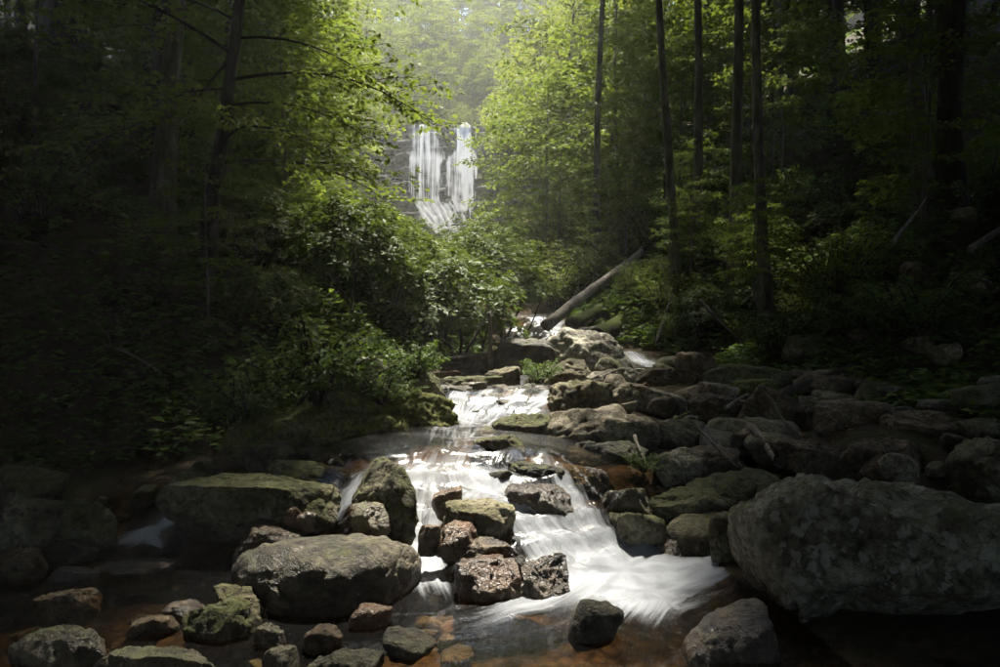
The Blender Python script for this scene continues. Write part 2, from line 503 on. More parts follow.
def water_z(x, y):
    x = np.asarray(x, float).ravel(); y = np.asarray(y, float).ravel()
    z = np.empty(len(x))
    for s in range(0, len(x), 20000):
        xx, yy = x[s:s + 20000], y[s:s + 20000]
        d2 = (xx[:, None] - CP[None, :, 0]) ** 2 + (yy[:, None] - CP[None, :, 1]) ** 2
        z[s:s + 20000] = _tps(d2) @ _coef[:_n] + _coef[_n] + _coef[_n + 1] * xx + _coef[_n + 2] * yy
    far = np.interp(y, STR_Y, STR_Z)
    k = np.clip((y - 17.0) / 2.0, 0, 1)
    k = np.maximum(k, np.clip((2.2 - y) / 1.0, 0, 1))
    k = np.maximum(k, np.clip((np.abs(x + 1.5) - 6.0) / 3.0, 0, 1))
    z = np.clip(z, np.minimum(far - 0.6, 0), far + 0.5)
    z = z * (1 - k) + far * k
    return np.maximum(z, -1.6)


EY = [-60, 2, 4, 5, 5.6, 6.2, 7, 8, 9.2, 10.5, 12, 13, 14.5, 16, 17.5, 25, 40, 55, 60, 70, 200]
EL = [-7, -6.5, -5.5, -4.8, -4.2, -3, -1.3, -1.0, -.8, -.8, -.8, -.3, .2, .3, .3, -2.0, -4.6, -8, -8, -6, -6]
ER = [1.6, 1.5, 1.45, 1.2, .95, .85, .75, .75, .75, .7, 3.2, 3.4, 2.6, 1.4, 1.2, .6, -1.0, -2.5, -2.5, -4, -4]
GR_Y = [-60, 2, 5, 7, 9, 10.5, 12, 13.5, 16, 20, 200]
GR = [3.0, 3.0, 4.2, 4.3, 3.6, 3.0, .9, .5, .6, 1.0, 1.5]       # flat run before the right bank climbs
GL = [1.0, 1.0, 1.0, 1.6, .9, .5, .5, .4, .8, 1.0, 1.5]


def ground_z(x, y):
    x = np.asarray(x, float).ravel(); y = np.asarray(y, float).ravel()
    W = water_z(x, y)
    L = np.interp(y, EY, EL); R = np.interp(y, EY, ER)
    dl = L - x; dr = x - R
    gr = np.interp(y, GR_Y, GR); gl = np.interp(y, GR_Y, GL)
    sl = np.interp(y, [0, 58, 64, 200], [0.62, 0.55, 0.2, 0.0])
    def rise(d, g, k=0.09):
        d = np.maximum(d, 0)
        return k * np.minimum(d, g) + sl * np.maximum(d - g, 0)
    d_out = np.maximum(dl, dr)
    up = np.where(dl > dr, rise(dl, gl), rise(dr, gr, 0.02))
    p2 = np.stack([x, y, 0 * x], 1)
    nz = fbm(p2 * 0.35, 4)
    nf = fbm(p2 * 2.1 + 5, 3)
    edge = np.clip((d_out + 0.25) / 0.5, 0, 1)
    depth = 0.20 + 0.10 * nf
    depth = depth + 0.10 * np.clip((4.7 - y) / 1.5, 0, 1)
    inside = W - depth
    outside = W + 0.02 + up + 0.10 * nf * np.clip(d_out, 0, 1) + nz * np.clip(d_out / 4, 0, 1.4) * 0.9
    return inside * (1 - edge) + outside * edge


def gz(x, y): return float(ground_z([x], [y])[0])


def axis(parts):
    a = [np.arange(s, e, st) for s, e, st in parts]
    return np.unique(np.round(np.concatenate(a), 4))


gx = axis([(-160, -40, 8), (-40, -14, 1.6), (-14, -6.5, .4), (-6.5, 6.5, 0.075), (6.5, 14, .4), (14, 40, 1.6), (40, 161, 8)])
gy = axis([(-60, 0, 5), (0, 2.4, .3), (2.4, 13, 0.08), (13, 20, .2), (20, 58, .9), (58, 64, .3), (64, 100, 2), (100, 205, 7)])
GX, GY = np.meshgrid(gx, gy)
gzv = ground_z(GX, GY)
nx, ny = len(gx), len(gy)
ii = np.arange(ny - 1)[:, None] * nx + np.arange(nx - 1)[None, :]
gq = np.stack([ii, ii + 1, ii + nx + 1, ii + nx], -1).reshape(-1, 4)
bed = np.clip((water_z(GX, GY) + 0.05 - gzv) / 0.08, 0, 1) * (GY.ravel() < 58)
gm = make_mesh("ground", np.stack([GX.ravel(), GY.ravel(), gzv], 1), gq, attrs={"bed": bed})
ground = tag(link("ground", gm, M['soil']), "dark forest floor and brown stream bed of the wooded ravine", "ground", kind="structure")

# ---- stream water: one sheet with flow lines that carry the foam
def hit(px, py):
    """where the sight line of a photo pixel meets the water"""
    Y = np.linspace(2.0, 19, 500)
    x = (px - 500) / F * Y
    z = (333.5 - py) / F * Y
    d = z - water_z(x, Y)
    k = np.argmax(d < 0)
    return np.array([x[k], Y[k]])


# each flow line: list of (px, py, half width m, foam 0..1)
FLOW = [
    [(470, 452, .30, .25), (462, 466, .34, .75), (470, 480, .30, .95), (500, 497, .28, .85), (540, 522, .26, .75), (575, 548, .30, .98), (620, 575, .42, .95), (655, 600, .5, .45)],
    [(545, 456, .10, .5), (556, 470, .14, .75), (566, 490, .16, .9), (582, 515, .20, .95), (600, 545, .28, 1.0), (630, 575, .40, .9), (660, 590, .4, .5)],
    [(440, 455, .22, .2), (425, 470, .20, .8), (417, 487, .18, .95), (408, 508, .19, .95), (404, 530, .2, 1.0), (412, 550, .22, 1.0), (424, 568, .26, 1.0), (432, 585, .28, .6), (440, 600, .25, .2)],
    [(430, 480, .10, .7), (436, 505, .05, .8), (432, 530, .06, .85), (428, 555, .10, .9)],
    [(445, 500, .08, .5), (470, 500, .12, .35), (500, 510, .12, .5), (530, 530, .14, .75), (560, 560, .22, .9)],
    [(366, 474, .12, .5), (354, 490, .14, .95), (342, 506, .16, 1.0), (322, 516, .18, .95), (300, 522, .16, .5)],
    [(258, 545, .10, .3), (246, 552, .10, .85), (238, 562, .12, .55), (225, 570, .14, .15)],
    [(190, 505, .10, .3), (176, 518, .12, .8), (150, 530, .14, .95), (128, 543, .16, .85), (105, 552, .2, .2)],
    [(150, 535, .10, .8), (160, 545, .16, .6), (175, 550, .12, .2)],
    [(655, 540, .10, .5), (640, 552, .16, .85), (625, 570, .25, .9)],
    [(742, 538, .06, .7), (730, 552, .09, .95), (718, 566, .18, .9), (690, 578, .30, .75), (655, 590, .40, .6), (620, 605, .4, .35)],
    [(700, 565, .22, .7), (650, 570, .30, .9), (600, 580, .30, .9), (560, 600, .20, .6), (520, 612, .16, .55), (480, 622, .14, .3), (450, 628, .1, .1)],
    [(560, 575, .2, .9), (540, 592, .16, .6), (500, 606, .12, .5), (470, 612, .10, .2)],
    [(640, 600, .35, .75), (620, 625, .25, .35), (610, 650, .2, .12)],
    # terrace above
    [(460, 392, .14, .75), (455, 405, .2, .85), (448, 420, .20, .6), (442, 432, .22, .3), (440, 446, .26, .2)],
    [(490, 390, .16, .7), (482, 402, .2, .8), (470, 416, .2, .6), (462, 430, .2, .35), (462, 446, .24, .2)],
    [(520, 390, .14, .7), (512, 402, .18, .8), (498, 412, .18, .7), (480, 424, .2, .45), (470, 436, .2, .2)],
    [(548, 392, .12, .7), (540, 404, .16, .85), (528, 412, .16, .75), (505, 420, .14, .4)],
    [(380, 455, .2, .12), (392, 462, .18, .4), (400, 470, .15, .6)],
    [(350, 458, .2, .10), (366, 468, .14, .4), (385, 476, .1, .5)],
    [(470, 500, .08, .5), (438, 516, .07, .8), (434, 540, .08, .9), (430, 560, .12, .95)],
    [(520, 470, .10, .5), (500, 478, .14, .8), (492, 492, .12, .8)],
    # upper reach
    [(540, 318, .5, 1.0), (536, 324, .5, 1.0), (530, 332, .5, .95), (524, 342, .4, .6)],
    [(556, 322, .3, .9), (550, 330, .35, .95), (540, 338, .3, .7)],
    [(628, 352, .3, .7), (640, 361, .3, .95), (655, 367, .3, .8), (680, 372, .2, .4), (692, 384, .1, .6)],
]


def resample(P, n):
    P = np.asarray(P, float)
    t = np.concatenate([[0], np.cumsum(np.linalg.norm(np.diff(P[:, :2], axis=0), axis=1))])
    tt = np.linspace(0, t[-1], n)
    return np.stack([np.interp(tt, t, P[:, k]) for k in range(P.shape[1])], 1), tt


flow_lines = []
for fl in FLOW:
    P = []
    for px, py, w, f in fl:
        h = hit(px, py)
        P.append([h[0], h[1], w, f])
    Q, tt = resample(P, 60)
    flow_lines.append((Q, tt))

wx = axis([(-7, 4.0, 0.035)])
wy = np.concatenate([np.arange(2.4, 10.2, 0.035), np.arange(10.2, 18.6, 0.07)])
WXg, WYg = np.meshgrid(wx, wy)
px_, py_ = WXg.ravel(), WYg.ravel()
wz = water_z(px_, py_)
foam = np.zeros(len(px_)); U = py_.copy() * -1.0; Vv = px_.copy(); best = np.full(len(px_), 0.02)
calm = np.ones(len(px_))
for li, (Q, tt) in enumerate(flow_lines):
    x0, x1 = Q[:, 0].min() - 1.2, Q[:, 0].max() + 1.2
    y0, y1 = Q[:, 1].min() - 1.2, Q[:, 1].max() + 1.2
    sel = np.where((px_ > x0) & (px_ < x1) & (py_ > y0) & (py_ < y1))[0]
    d2 = (px_[sel, None] - Q[None, :, 0]) ** 2 + (py_[sel, None] - Q[None, :, 1]) ** 2
    k = d2.argmin(1)
    d = np.sqrt(d2[np.arange(len(sel)), k])
    tan = np.gradient(Q[:, :2], axis=0); tan /= np.linalg.norm(tan, axis=1)[:, None] + 1e-9
    side = (px_[sel] - Q[k, 0]) * -tan[k, 1] + (py_[sel] - Q[k, 1]) * tan[k, 0]
    w = np.exp(-(d / (Q[k, 2] * .86)) ** 2 * 1.1)
    endf = np.clip((tt[k] + 0.15) / 0.3, 0, 1)
    over = np.abs((px_[sel] - Q[k, 0]) * tan[k, 0] + (py_[sel] - Q[k, 1]) * tan[k, 1]) * ((k == 0) | (k == len(Q) - 1))
    w = w * np.exp(-(over / .12) ** 2)
    f = Q[k, 3] * w
    foam[sel] = 1 - (1 - foam[sel]) * (1 - np.clip(f, 0, 1) * 0.9)
    up = w > best[sel]
    s2 = sel[up]
    best[s2] = w[up]
    U[s2] = tt[k][up] + li * 3.7
    Vv[s2] = side[up] + li * 1.9
foam = np.clip(foam, 0, 1)
zs = wz + .05 * pnoise(np.stack([px_ * 1.7, py_ * 1.7, 0 * px_], 1)) + .02 * pnoise(np.stack([px_ * 6, py_ * 6, 0 * px_], 1))
hs = 0.11
fr = zs / hs - np.floor(zs / hs)
zq = (np.floor(zs / hs) + np.clip((fr - .62) / .38, 0, 1) ** 1.5) * hs
stp = np.clip((wz + 1.57) / .08, 0, 1) * np.clip(foam * 2, 0, 1)
riser = np.clip((fr - .5) * 4, 0, 1) * stp
stp = stp * np.interp(py_, [7.5, 8.6], [1, .35])
riser = riser * np.interp(py_, [7.5, 8.6], [1, .6])
wz = wz + .65 * stp * (zq - zs + .03)
foam = np.clip(foam * (1 - .30 * stp * (1 - riser)) , 0, 1)
# surface relief: streaks along the flow, soft swell elsewhere
st = fbm(np.stack([U * 1.6, Vv * 9, 0 * U], 1), 3)
sw = fbm(np.stack([px_ * 2.2, py_ * 2.2, 0 * U + 3], 1), 3)
turb = fbm(np.stack([px_ * 5, py_ * 5, 0 * U + 9], 1), 3)
wz2 = wz + foam * (0.045 * st + 0.03 * turb + 0.02) + 0.008 * sw
keep = (ground_z(px_, py_) < wz + 0.10)
nx, ny = len(wx), len(wy)
ii = (np.arange(ny - 1)[:, None] * nx + np.arange(nx - 1)[None, :])
wq = np.stack([ii, ii + 1, ii + nx + 1, ii + nx], -1).reshape(-1, 4)
wq = wq[keep[wq].any(1)]
used = np.unique(wq); remap = -np.ones(len(px_), int); remap[used] = np.arange(len(used))
wm = make_mesh("stream", np.stack([px_, py_, wz2], 1)[used], remap[wq], attrs={"foam": foam[used]}, uv=np.stack([U, Vv], 1)[used])
stream = tag(link("stream_water", wm, M['water']), "mountain stream with silky white rapids over brown bed", "water", kind="structure")
print("terrain", round(time.time() - T0, 1))

# ------------------------------------------------------------------ cliff and waterfall
def cliff_y(x, z, base=False):
    """front face of the cliff: two tiers with stepped ledges"""
    p = np.stack([x * .5, z * .9, 0 * x], 1)
    n = fbm(p, 4)
    st = np.floor((z + 0.5 * pnoise(np.stack([x * .35, 0 * x, z * .3], 1)) * 2) / 0.8)
    blk = pnoise(np.stack([np.floor(x / 1.1 + 0.35 * st) * 3.7, st * 5.1, 0 * x], 1))
    y = 60.6 - 5.8 * np.clip((17.6 - z) / 9.6, 0, 1.3)
    if base: return y
    zw = z + 0.55 * pnoise(np.stack([x * .45, 0 * x, z * .2], 1)) + 0.25 * pnoise(np.stack([np.floor(x / 1.3) * 2.9, 0 * x, 0 * x], 1))
    hs = 1.3 + 0.5 * pnoise(np.stack([np.floor(x / 2.2) * 3.3, 0 * x, 0 * x + 5], 1))
    fr = zw / hs - np.floor(zw / hs)
    zq = (np.floor(zw / hs) + np.clip((fr - .8) / .2, 0, 1)) * hs
    y = 60.6 - 5.8 * np.clip((17.6 - zq) / 9.6, 0, 1.3)
    y = y + 1.2 * np.clip((-6.2 - x) / 6, 0, 1) - 2.0 * np.clip((x + 1.6) / 4.5, 0, 1)
    return y + 0.5 * blk - 0.5 * n


cx = np.linspace(-17, 6, 230); cz = np.linspace(4, 19.2, 230)
CX, CZ = np.meshgrid(cx, cz)
topz = 17.75 + 0.5 * pnoise(np.stack([CX.ravel() * .8, 0 * CX.ravel(), 0 * CX.ravel()], 1)) + 0.25 * np.maximum(np.abs(CX.ravel() + 5) - 4, 0)
over = np.maximum(CZ.ravel() - topz, 0)
cyv = cliff_y(CX.ravel(), CZ.ravel()) + over * 5
czv = np.minimum(CZ.ravel(), topz + over * 0.15)
ii = np.arange(229)[:, None] * 230 + np.arange(229)[None, :]
cq = np.stack([ii, ii + 1, ii + 231, ii + 230], -1).reshape(-1, 4)
cm = make_mesh("cliff", np.stack([CX.ravel(), cyv, czv], 1), cq, smooth=False)
tag(link("cliff", cm, M['cliff']), "ledged grey rock cliff behind the waterfall", "cliff", kind="structure")


def veil():
    """the water hung just in front of the cliff: thin where rock shows through, dense in the main strands"""
    n, m_ = 190, 170
    yy = np.linspace(124, 243, n); xx_ = np.linspace(400, 484, m_)
    PX, PY = np.meshgrid(xx_, yy)
    PY = PY + 2.2 * np.clip((150 - PY) / 26, 0, 1) * pnoise(np.stack([PX.ravel() * .13, 0 * PX.ravel(), 0 * PX.ravel()], 1)).reshape(n, m_) * 3.2
    Yd = np.full((n, m_), 58.0)
    for it in range(5):
        Xw = (PX - 500) / F * Yd; Zw = (333.5 - PY) / F * Yd
        Yc = cliff_y(Xw.ravel(), Zw.ravel(), True).reshape(n, m_) - .84
        Yd = .5 * Yd + .5 * Yc
    p = np.stack([PX.ravel() * .09, PY.ravel() * .03, 0 * PX.ravel()], 1)
    wob = (fbm(p, 3) * 11).reshape(n, m_)
    X_ = PX + wob
    def band(rows, soft=3.0):
        rows = np.asarray(rows, float)
        l = np.interp(PY, rows[:, 0], rows[:, 1]); r = np.interp(PY, rows[:, 0], rows[:, 2]); f = np.interp(PY, rows[:, 0], rows[:, 3])
        return f * np.clip((X_ - l) / soft, 0, 1) * np.clip((r - X_) / soft, 0, 1)
    left = band([(124, 412, 440, .8), (138, 410, 440, .7), (150, 409, 442, .55), (158, 406, 446, .9), (166, 405, 443, .75), (190, 410, 442, .6), (200, 412, 444, .8), (212, 417, 455, 1.0), (226, 426, 464, .95), (238, 438, 468, .8), (243, 444, 468, .3)], 5)
    right = band([(124, 453, 478, .75), (136, 454, 478, .9), (150, 452, 476, .9), (158, 447, 478, .9), (170, 446, 478, .72), (196, 446, 478, .62), (210, 447, 476, .6), (217, 449, 474, .2)], 4)
    main = band([(155, 461, 473, .5), (180, 462, 472, .55), (208, 462, 471, .6), (214, 462, 471, .2)], 3)
    lip = band([(124, 412, 478, .12), (130, 412, 482, .2), (134, 412, 482, 0)], 4)
    fo = np.maximum(np.maximum(left, right), lip) + main
    lat = PX.ravel() - .45 * np.maximum(PY.ravel() - 200, 0) * (PX.ravel() < 466)     # strands of the lower fan run to the right
    st = pnoise(np.stack([lat * .22, PY.ravel() * .012, 0 * lat], 1)) + .9 * pnoise(np.stack([lat * .6 + 9, PY.ravel() * .02, 0 * lat], 1)) + .5 * pnoise(np.stack([lat * 1.3, PY.ravel() * .03, 0 * lat + 3], 1))
    brk = pnoise(np.stack([PX.ravel() * .12, PY.ravel() * .14, 0 * lat + 8], 1))
    fo = fo * .8
    fan = np.clip((PY - 196) / 14, 0, 1).ravel()
    st = st * (1 - .55 * fan) + fan * (.9 * pnoise(np.stack([lat * .35, PY.ravel() * .11, 0 * lat + 5], 1)) + .5 * pnoise(np.stack([PX.ravel() * .3, PY.ravel() * .25, 0 * lat + 2], 1)))
    fo = fo + np.where(fo > .02, (.95 * st + .35 * brk).reshape(n, m_) * np.clip(1.35 - fo, .35, 1), 0)
    fo = np.clip(fo, 0, 1)
    Yc = Yc - .10 * st.reshape(n, m_) * .5
    V = np.stack([Xw, Yc, Zw], -1).reshape(-1, 3)
    ii = np.arange(n - 1)[:, None] * m_ + np.arange(m_ - 1)[None, :]
    q = np.stack([ii, ii + 1, ii + m_ + 1, ii + m_], -1).reshape(-1, 4)
    fl = fo.ravel()
    q = q[(fl[q] > .05).any(1)]
    us = np.unique(q); rm = -np.ones(n * m_, int); rm[us] = np.arange(len(us))
    me = make_mesh("waterfall", V[us], rm[q], attrs={"foam": fl[us]}, uv=np.stack([-Zw.ravel(), lat / 11.9], 1)[us])
    return tag(link("waterfall", me, M['falls']), "white veil of the distant waterfall dropping over dark ledges", "waterfall", kind="structure")


veil()

# ------------------------------------------------------------------ rocks
import bmesh
_ico = {}


def ico(sub):
    if sub not in _ico:
        bm = bmesh.new()
        bmesh.ops.create_icosphere(bm, subdivisions=sub, radius=1.0)
        V = np.array([v.co[:] for v in bm.verts])
        T = np.array([[v.index for v in f.verts] for f in bm.faces])
        bm.free()
        _ico[sub] = (V / np.linalg.norm(V, axis=1)[:, None], T)
    return _ico[sub]


def rot_y(a):
    c, s = math.cos(a), math.sin(a)
    return np.array([[c, 0, s], [0, 1, 0], [-s, 0, c]])


def rot_z(a):
    c, s = math.cos(a), math.sin(a)
    return np.array([[c, -s, 0], [s, c, 0], [0, 0, 1]])


def rock_shape(seed, dims, sub=4, sharp=26, planes=10, tilt=0.0, rough=1.0, strata=0.0, flat=0.35):
    r = RS(seed)
    D, T = ico(sub)
    n = r.normal(size=(planes, 3)); n /= np.linalg.norm(n, axis=1)[:, None]
    h = r.uniform(0.62, 1.05, planes)
    n = np.vstack([n, [[0.12 * r.normal(), 0.12 * r.normal(), 1.0]]]); h = np.append(h, 1 - flat)
    n = np.vstack([n, np.array([[1, 0, 0], [-1, 0, 0], [0, 1, 0], [0, -1, 0], [0, 0, -1]]) + r.normal(size=(5, 3)) * .22])
    h = np.append(h, r.uniform(.85, 1.05, 5))
    n /= np.linalg.norm(n, axis=1)[:, None]
    dn = np.maximum(D @ n.T, 0) / h
    rad = (dn ** sharp).sum(1) ** (-1.0 / sharp)
    V = D * rad[:, None]
    dims = np.asarray(dims, float)
    # normalise, then scale
    def fit(V):
        lo, hi = V.min(0), V.max(0)
        return (V - (lo + hi) / 2) / ((hi - lo) / 2) * dims
    V = V @ rot_z(r.uniform(-.5, .5)).T
    V = fit(V)
    if sharp > 12:
        qn = V / dims
        for c_ in range(9):
            cn = r.normal(size=3); cn[2] = cn[2] * .6 + .25; cn /= np.linalg.norm(cn)
            ex = (qn @ cn).max()
            dd = np.maximum(qn @ cn - ex * r.uniform(.68, .90), 0)
            qn = qn - dd[:, None] * cn
        V = fit(qn * dims)
    s = float(dims.mean())
    q = V / s
    N = D / (dims / dims.max()); N /= np.linalg.norm(N, axis=1)[:, None]
    o = r.uniform(-50, 50, 3)
    disp = (0.13 if sharp <= 12 else 0.06) * fbm(q * 1.1 + o, 2) + 0.09 * fbm(q * 3.0 + o, 3) + 0.05 * fbm(q * 8 + o, 3) + 0.03 * (fbm(q * 20 + o, 2) if sub > 4 else 0)
    rid = 1 - np.abs(pnoise(q * 2.2 + o + 9)) * 4
    disp -= 0.09 * np.clip(rid, 0, 1) ** 3
    bl = pnoise(np.floor(q * 2.6 + 0.6 * pnoise(q * 2 + o)[:, None]) * 7.3 + o)
    disp += 0.07 * bl
    if strata > 0:
        zz = (q @ np.array([0.25, 0.15, 1.0])) * 5 + 0.8 * pnoise(q * 1.5 + o)
        disp += strata * (np.abs((zz % 1) - .5) - .25) * 0.16
    fine = 0.016 * fbm(V * 9 + o, 3) + (0.008 * fbm(V * 28 + o, 2) if sub > 4 else 0)
    V = V + N * (disp * rough * s + np.minimum(1, s / .25) * fine)[:, None] * np.minimum(1, dims / s)[None, :]
    if tilt: V = V @ rot_y(math.radians(tilt)).T
    return fit(V) if not tilt else fit(V), T


rock_list = []


def rock(x0, y0, x1, y1, Y, mat, label, dr=0.8, tilt=0, seed=None, sub=None, sharp=30, sink=0.35, name="boulder", cat="rock", group=None, rough=1.0, strata=0.0, flat=0.35, fn=None, planes=10):
    w = (x1 - x0) / F * Y
    dpt = max(dr * w, 0.12)
    ztop = (333.5 - y0) / F * (Y + 0.10 * dpt)
    zbot = (333.5 - y1) / F * (Y - 0.35 * dpt)
    h = max(ztop - zbot, 0.25 * w * 0.5)
    zb = ztop - h - sink * h
    if seed is None: seed = int(x0 * 7 + y0 * 13 + x1) % 9973
    px = max(x1 - x0, y1 - y0)
    w *= 1.06
    if sub is None: sub = 6 if px > 120 else 5 if px > 52 else 4 if px > 24 else 3
    V, T = rock_shape(seed, (w / 2, dpt / 2, (ztop - zb) / 2), sub, sharp, planes, tilt, rough, strata, flat)
    if fn is not None: V = fn(V)
    me = make_mesh(name, V, tris=T)
    o = link(name, me, M[mat], loc=((x0 + x1) / 2 / F * Y - 500 / F * Y, Y, (ztop + zb) / 2))
    tag(o, label, cat, group)
    rock_list.append((o.location.x, Y, w / 2, dpt / 2, ztop))
    return o


def big_boulder(V):
    # pale raised lobe at the left, a seam, then the long back; undercut below
    x, y, z = V.T.copy()
    w = x.max()
    seam = np.exp(-((x / w + 0.42) / 0.05) ** 2)
    z2 = z - 0.05 * seam * (z > 0)
    und = np.clip((0.34 * z.max() - z) / (0.55 * z.max()), 0, 1)
    und = und * np.clip((x / w + .80) / .35, 0, 1)
    y2 = y + np.where(y < .3, und * 0.6, 0)
    lean = np.where((x < 0), np.clip((-x / w - 0.5) / 0.5, 0, 1) * np.clip((z + .2) / .9, 0, 1), 0)
    return np.stack([x + 0.20 * lean, y2, z2], 1)


def dome(V):
    d = np.abs(V).max(0)
    e = V / d
    e = e / (np.linalg.norm(e, axis=1)[:, None] + 1e-9) * d
    return .38 * e + .62 * V


def peak(V):
    h = V[:, 2].max()
    k = 1 - .55 * np.clip(V[:, 2] / h, 0, 1) ** 1.3
    return np.stack([V[:, 0] * k + .12 * V[:, 0].max() * np.clip(V[:, 2] / h, 0, 1), V[:, 1] * k, V[:, 2]], 1)


R_ = rock
# -- the run of rocks in and beside the lower rapids
R_(727, 468, 1130, 760, 4.1, 'lichen', "huge lichen-spotted boulder with dark undercut filling the lower right corner", dr=.6, sink=.02, seed=5, sub=6, flat=.12, fn=big_boulder, sharp=12, rough=.8, tilt=5)
R_(168, 475, 336, 540, 5.1, 'mossy', "long flat-topped mossy slab lying like a log left of the rapids", dr=.42, tilt=-4, seed=18, strata=.25, flat=.4, rough=.65)
R_(262, 459, 372, 492, 5.75, 'mossy', "low green slab just behind the long log-like slab", dr=.5, tilt=4, flat=.4)
R_(350, 456, 420, 530, 4.98, 'mossy', "upright peaked mossy boulder splitting the water at left of the rapids", dr=.8, seed=31, flat=.0, sharp=14, fn=peak)
R_(350, 502, 390, 534, 4.75, 'wetmoss', "small dark stone at the foot of the peaked mossy boulder", flat=.2)
R_(240, 526, 416, 640, 4.4, 'domewet', "large wet rounded dome of rock with moss patches below the peaked boulder", dr=.9, seed=44, sharp=6, planes=7, rough=1.0, flat=.0, sink=.25, fn=dome)
R_(232, 522, 312, 575, 4.75, 'wet', "dark wet rock skirt at the left of the large rounded dome", dr=.7, sharp=9, sink=.2)
R_(432, 486, 462, 514, 5.0, 'rust', "small reddish stone cluster between two white chutes")
R_(444, 498, 514, 546, 4.85, 'olive', "slanted grey-green block in the middle of the rapids", tilt=14, seed=71, sharp=22)
R_(436, 522, 478, 556, 4.62, 'rust', "rust-edged stone wedged under the slanted block", seed=8)
R_(418, 524, 440, 550, 4.65, 'wet', "small dark brown stone standing in the left white chute")
R_(452, 538, 526, 578, 4.5, 'wet', "wet brown ledge stone above the orange rock", dr=.6, seed=20)
R_(456, 554, 524, 614, 4.25, 'rust', "large orange-brown wet rock at the foot of the rapids", seed=27, sharp=18, flat=.2)
R_(514, 553, 568, 612, 4.28, 'wet', "dark brown wet rock just right of the orange rock", seed=66, flat=.25)
R_(570, 598, 622, 642, 3.7, 'dark', "round dark boulder alone in the pool below the rapids", sharp=7, rough=.7, flat=.1)
R_(470, 433, 524, 476, 5.95, 'mossy', "dark mossy block at the lip of the rapids", seed=91, flat=.25)
R_(508, 460, 564, 492, 5.45, 'dark', "flat dark wet slab right of the mossy block at the lip", dr=.6, tilt=10)
R_(498, 482, 574, 520, 5.15, 'wet', "low pebbly brown shelf stone in the rapids", dr=.7, sharp=9, flat=.4)
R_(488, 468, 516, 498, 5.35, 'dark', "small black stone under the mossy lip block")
R_(493, 413, 562, 446, 6.9, 'mossy', "olive flat-topped rock in the upper pool", dr=.6, flat=.45)
R_(473, 426, 502, 446, 6.9, 'dark', "small dark stone left of the olive flat-topped rock")
R_(548, 407, 654, 462, 6.8, 'dry', "broad pale grey flat-topped boulder in the centre of the rock pile", dr=.6, seed=15, flat=.3, sharp=14)
R_(560, 440, 650, 484, 6.35, 'dark', "boulder coloured dark for the shaded undercut beneath the broad pale grey one", dr=.5)  # stands for the dark undercut; its shade is put into the colour
R_(548, 378, 614, 420, 8.2, 'olive', "mossy cube-like block behind the broad grey boulder", seed=3, sharp=24)
R_(584, 367, 648, 385, 9.6, 'pale', "thin bright slab at the foot of the big pale boulder", dr=.5, flat=.4)
R_(546, 327, 632, 380, 12.2, 'pale', "big pale sunlit boulder below the fallen log", dr=.6, tilt=16, seed=19, flat=.15, sharp=14)
R_(522, 358, 590, 394, 9.7, 'olive', "wedge-shaped pale slab tilted up left of the big pale boulder", dr=.45, tilt=-18, seed=37, sharp=24)
R_(496, 338, 560, 382, 11.6, 'dark', "dark rounded rock left of the big pale boulder", dr=.6)
R_(608, 382, 698, 424, 8.2, 'dry', "wide brown-grey slab right of the mossy cube-like block", dr=.6, tilt=8, seed=52, flat=.3, sharp=20)
R_(600, 390, 632, 418, 8.3, 'green', "narrow moss-covered stone wedged left of the wide slab", dr=.7)
R_(634, 367, 700, 398, 9.3, 'brown', "rough pinkish-brown rock behind the wide slab", dr=.6, tilt=10)
R_(690, 392, 750, 428, 7.9, 'brown', "brown wedge with a flat face right of the wide slab", tilt=12, seed=61, sharp=24)
R_(698, 416, 766, 470, 6.9, 'olive', "smooth egg-shaped olive boulder in the rock pile", sharp=8, rough=.5, tilt=14, flat=.15, seed=77)
R_(648, 417, 704, 458, 7.0, 'olive', "angular grey-green rock left of the egg-shaped boulder", seed=83)
R_(652, 446, 708, 496, 6.1, 'dry', "squarish brown-grey rock beside the small fern", seed=29, sharp=20)
R_(698, 450, 742, 478, 6.2, 'brown', "thin splintered stone below the egg-shaped boulder", dr=.6, tilt=18)
R_(634, 472, 786, 545, 5.55, 'mossy', "long mossy sloping slab above the side pool", dr=.55, tilt=-9, seed=41, flat=.3)
R_(594, 483, 650, 540, 5.35, 'wetmoss', "blunt mossy rock at the right edge of the main chute", seed=57)
R_(556, 462, 614, 512, 5.75, 'wet', "wet pebbled brown rock right of the main chute top", dr=.7, sharp=9)
R_(640, 530, 720, 572, 5.1, 'wet', "black wet shelf under the mossy slab by the side pool", dr=.6, flat=.45)
R_(706, 510, 758, 566, 4.95, 'olive', "rounded stone tucked against the huge corner boulder", sharp=9, rough=.6)
R_(738, 384, 800, 448, 7.5, 'brown', "tall slab leaning to the right in the rock pile", dr=.5, tilt=28, seed=87, sharp=24)
R_(700, 364, 794, 396, 9.1, 'mossy', "arched moss-edged slab at the top of the rock pile", dr=.5, seed=93, tilt=6)
R_(728, 378, 775, 404, 8.5, 'green', "small bright moss lump under the arched slab")
R_(812, 398, 886, 462, 7.0, 'brown', "dark brown rounded boulder at right of the leaning slab", sharp=9, rough=.6, seed=14)
R_(884, 408, 1030, 462, 6.6, 'brown', "wide flat table-like slab at the right edge", dr=.6, flat=.4, seed=23, tilt=4)
R_(960, 436, 1050, 500, 5.4, 'olive', "stacked corner stone at the far right above the huge boulder", seed=35)
R_(828, 438, 926, 488, 6.1, 'brown', "broad low brown rock behind the huge boulder", dr=.6, seed=39)
R_(776, 438, 836, 478, 6.1, 'brown', "squat stone between the egg-shaped boulder and the huge boulder", seed=47)
R_(880, 452, 918, 482, 5.6, 'dry', "small split grey stone behind the crest of the huge boulder", seed=49)
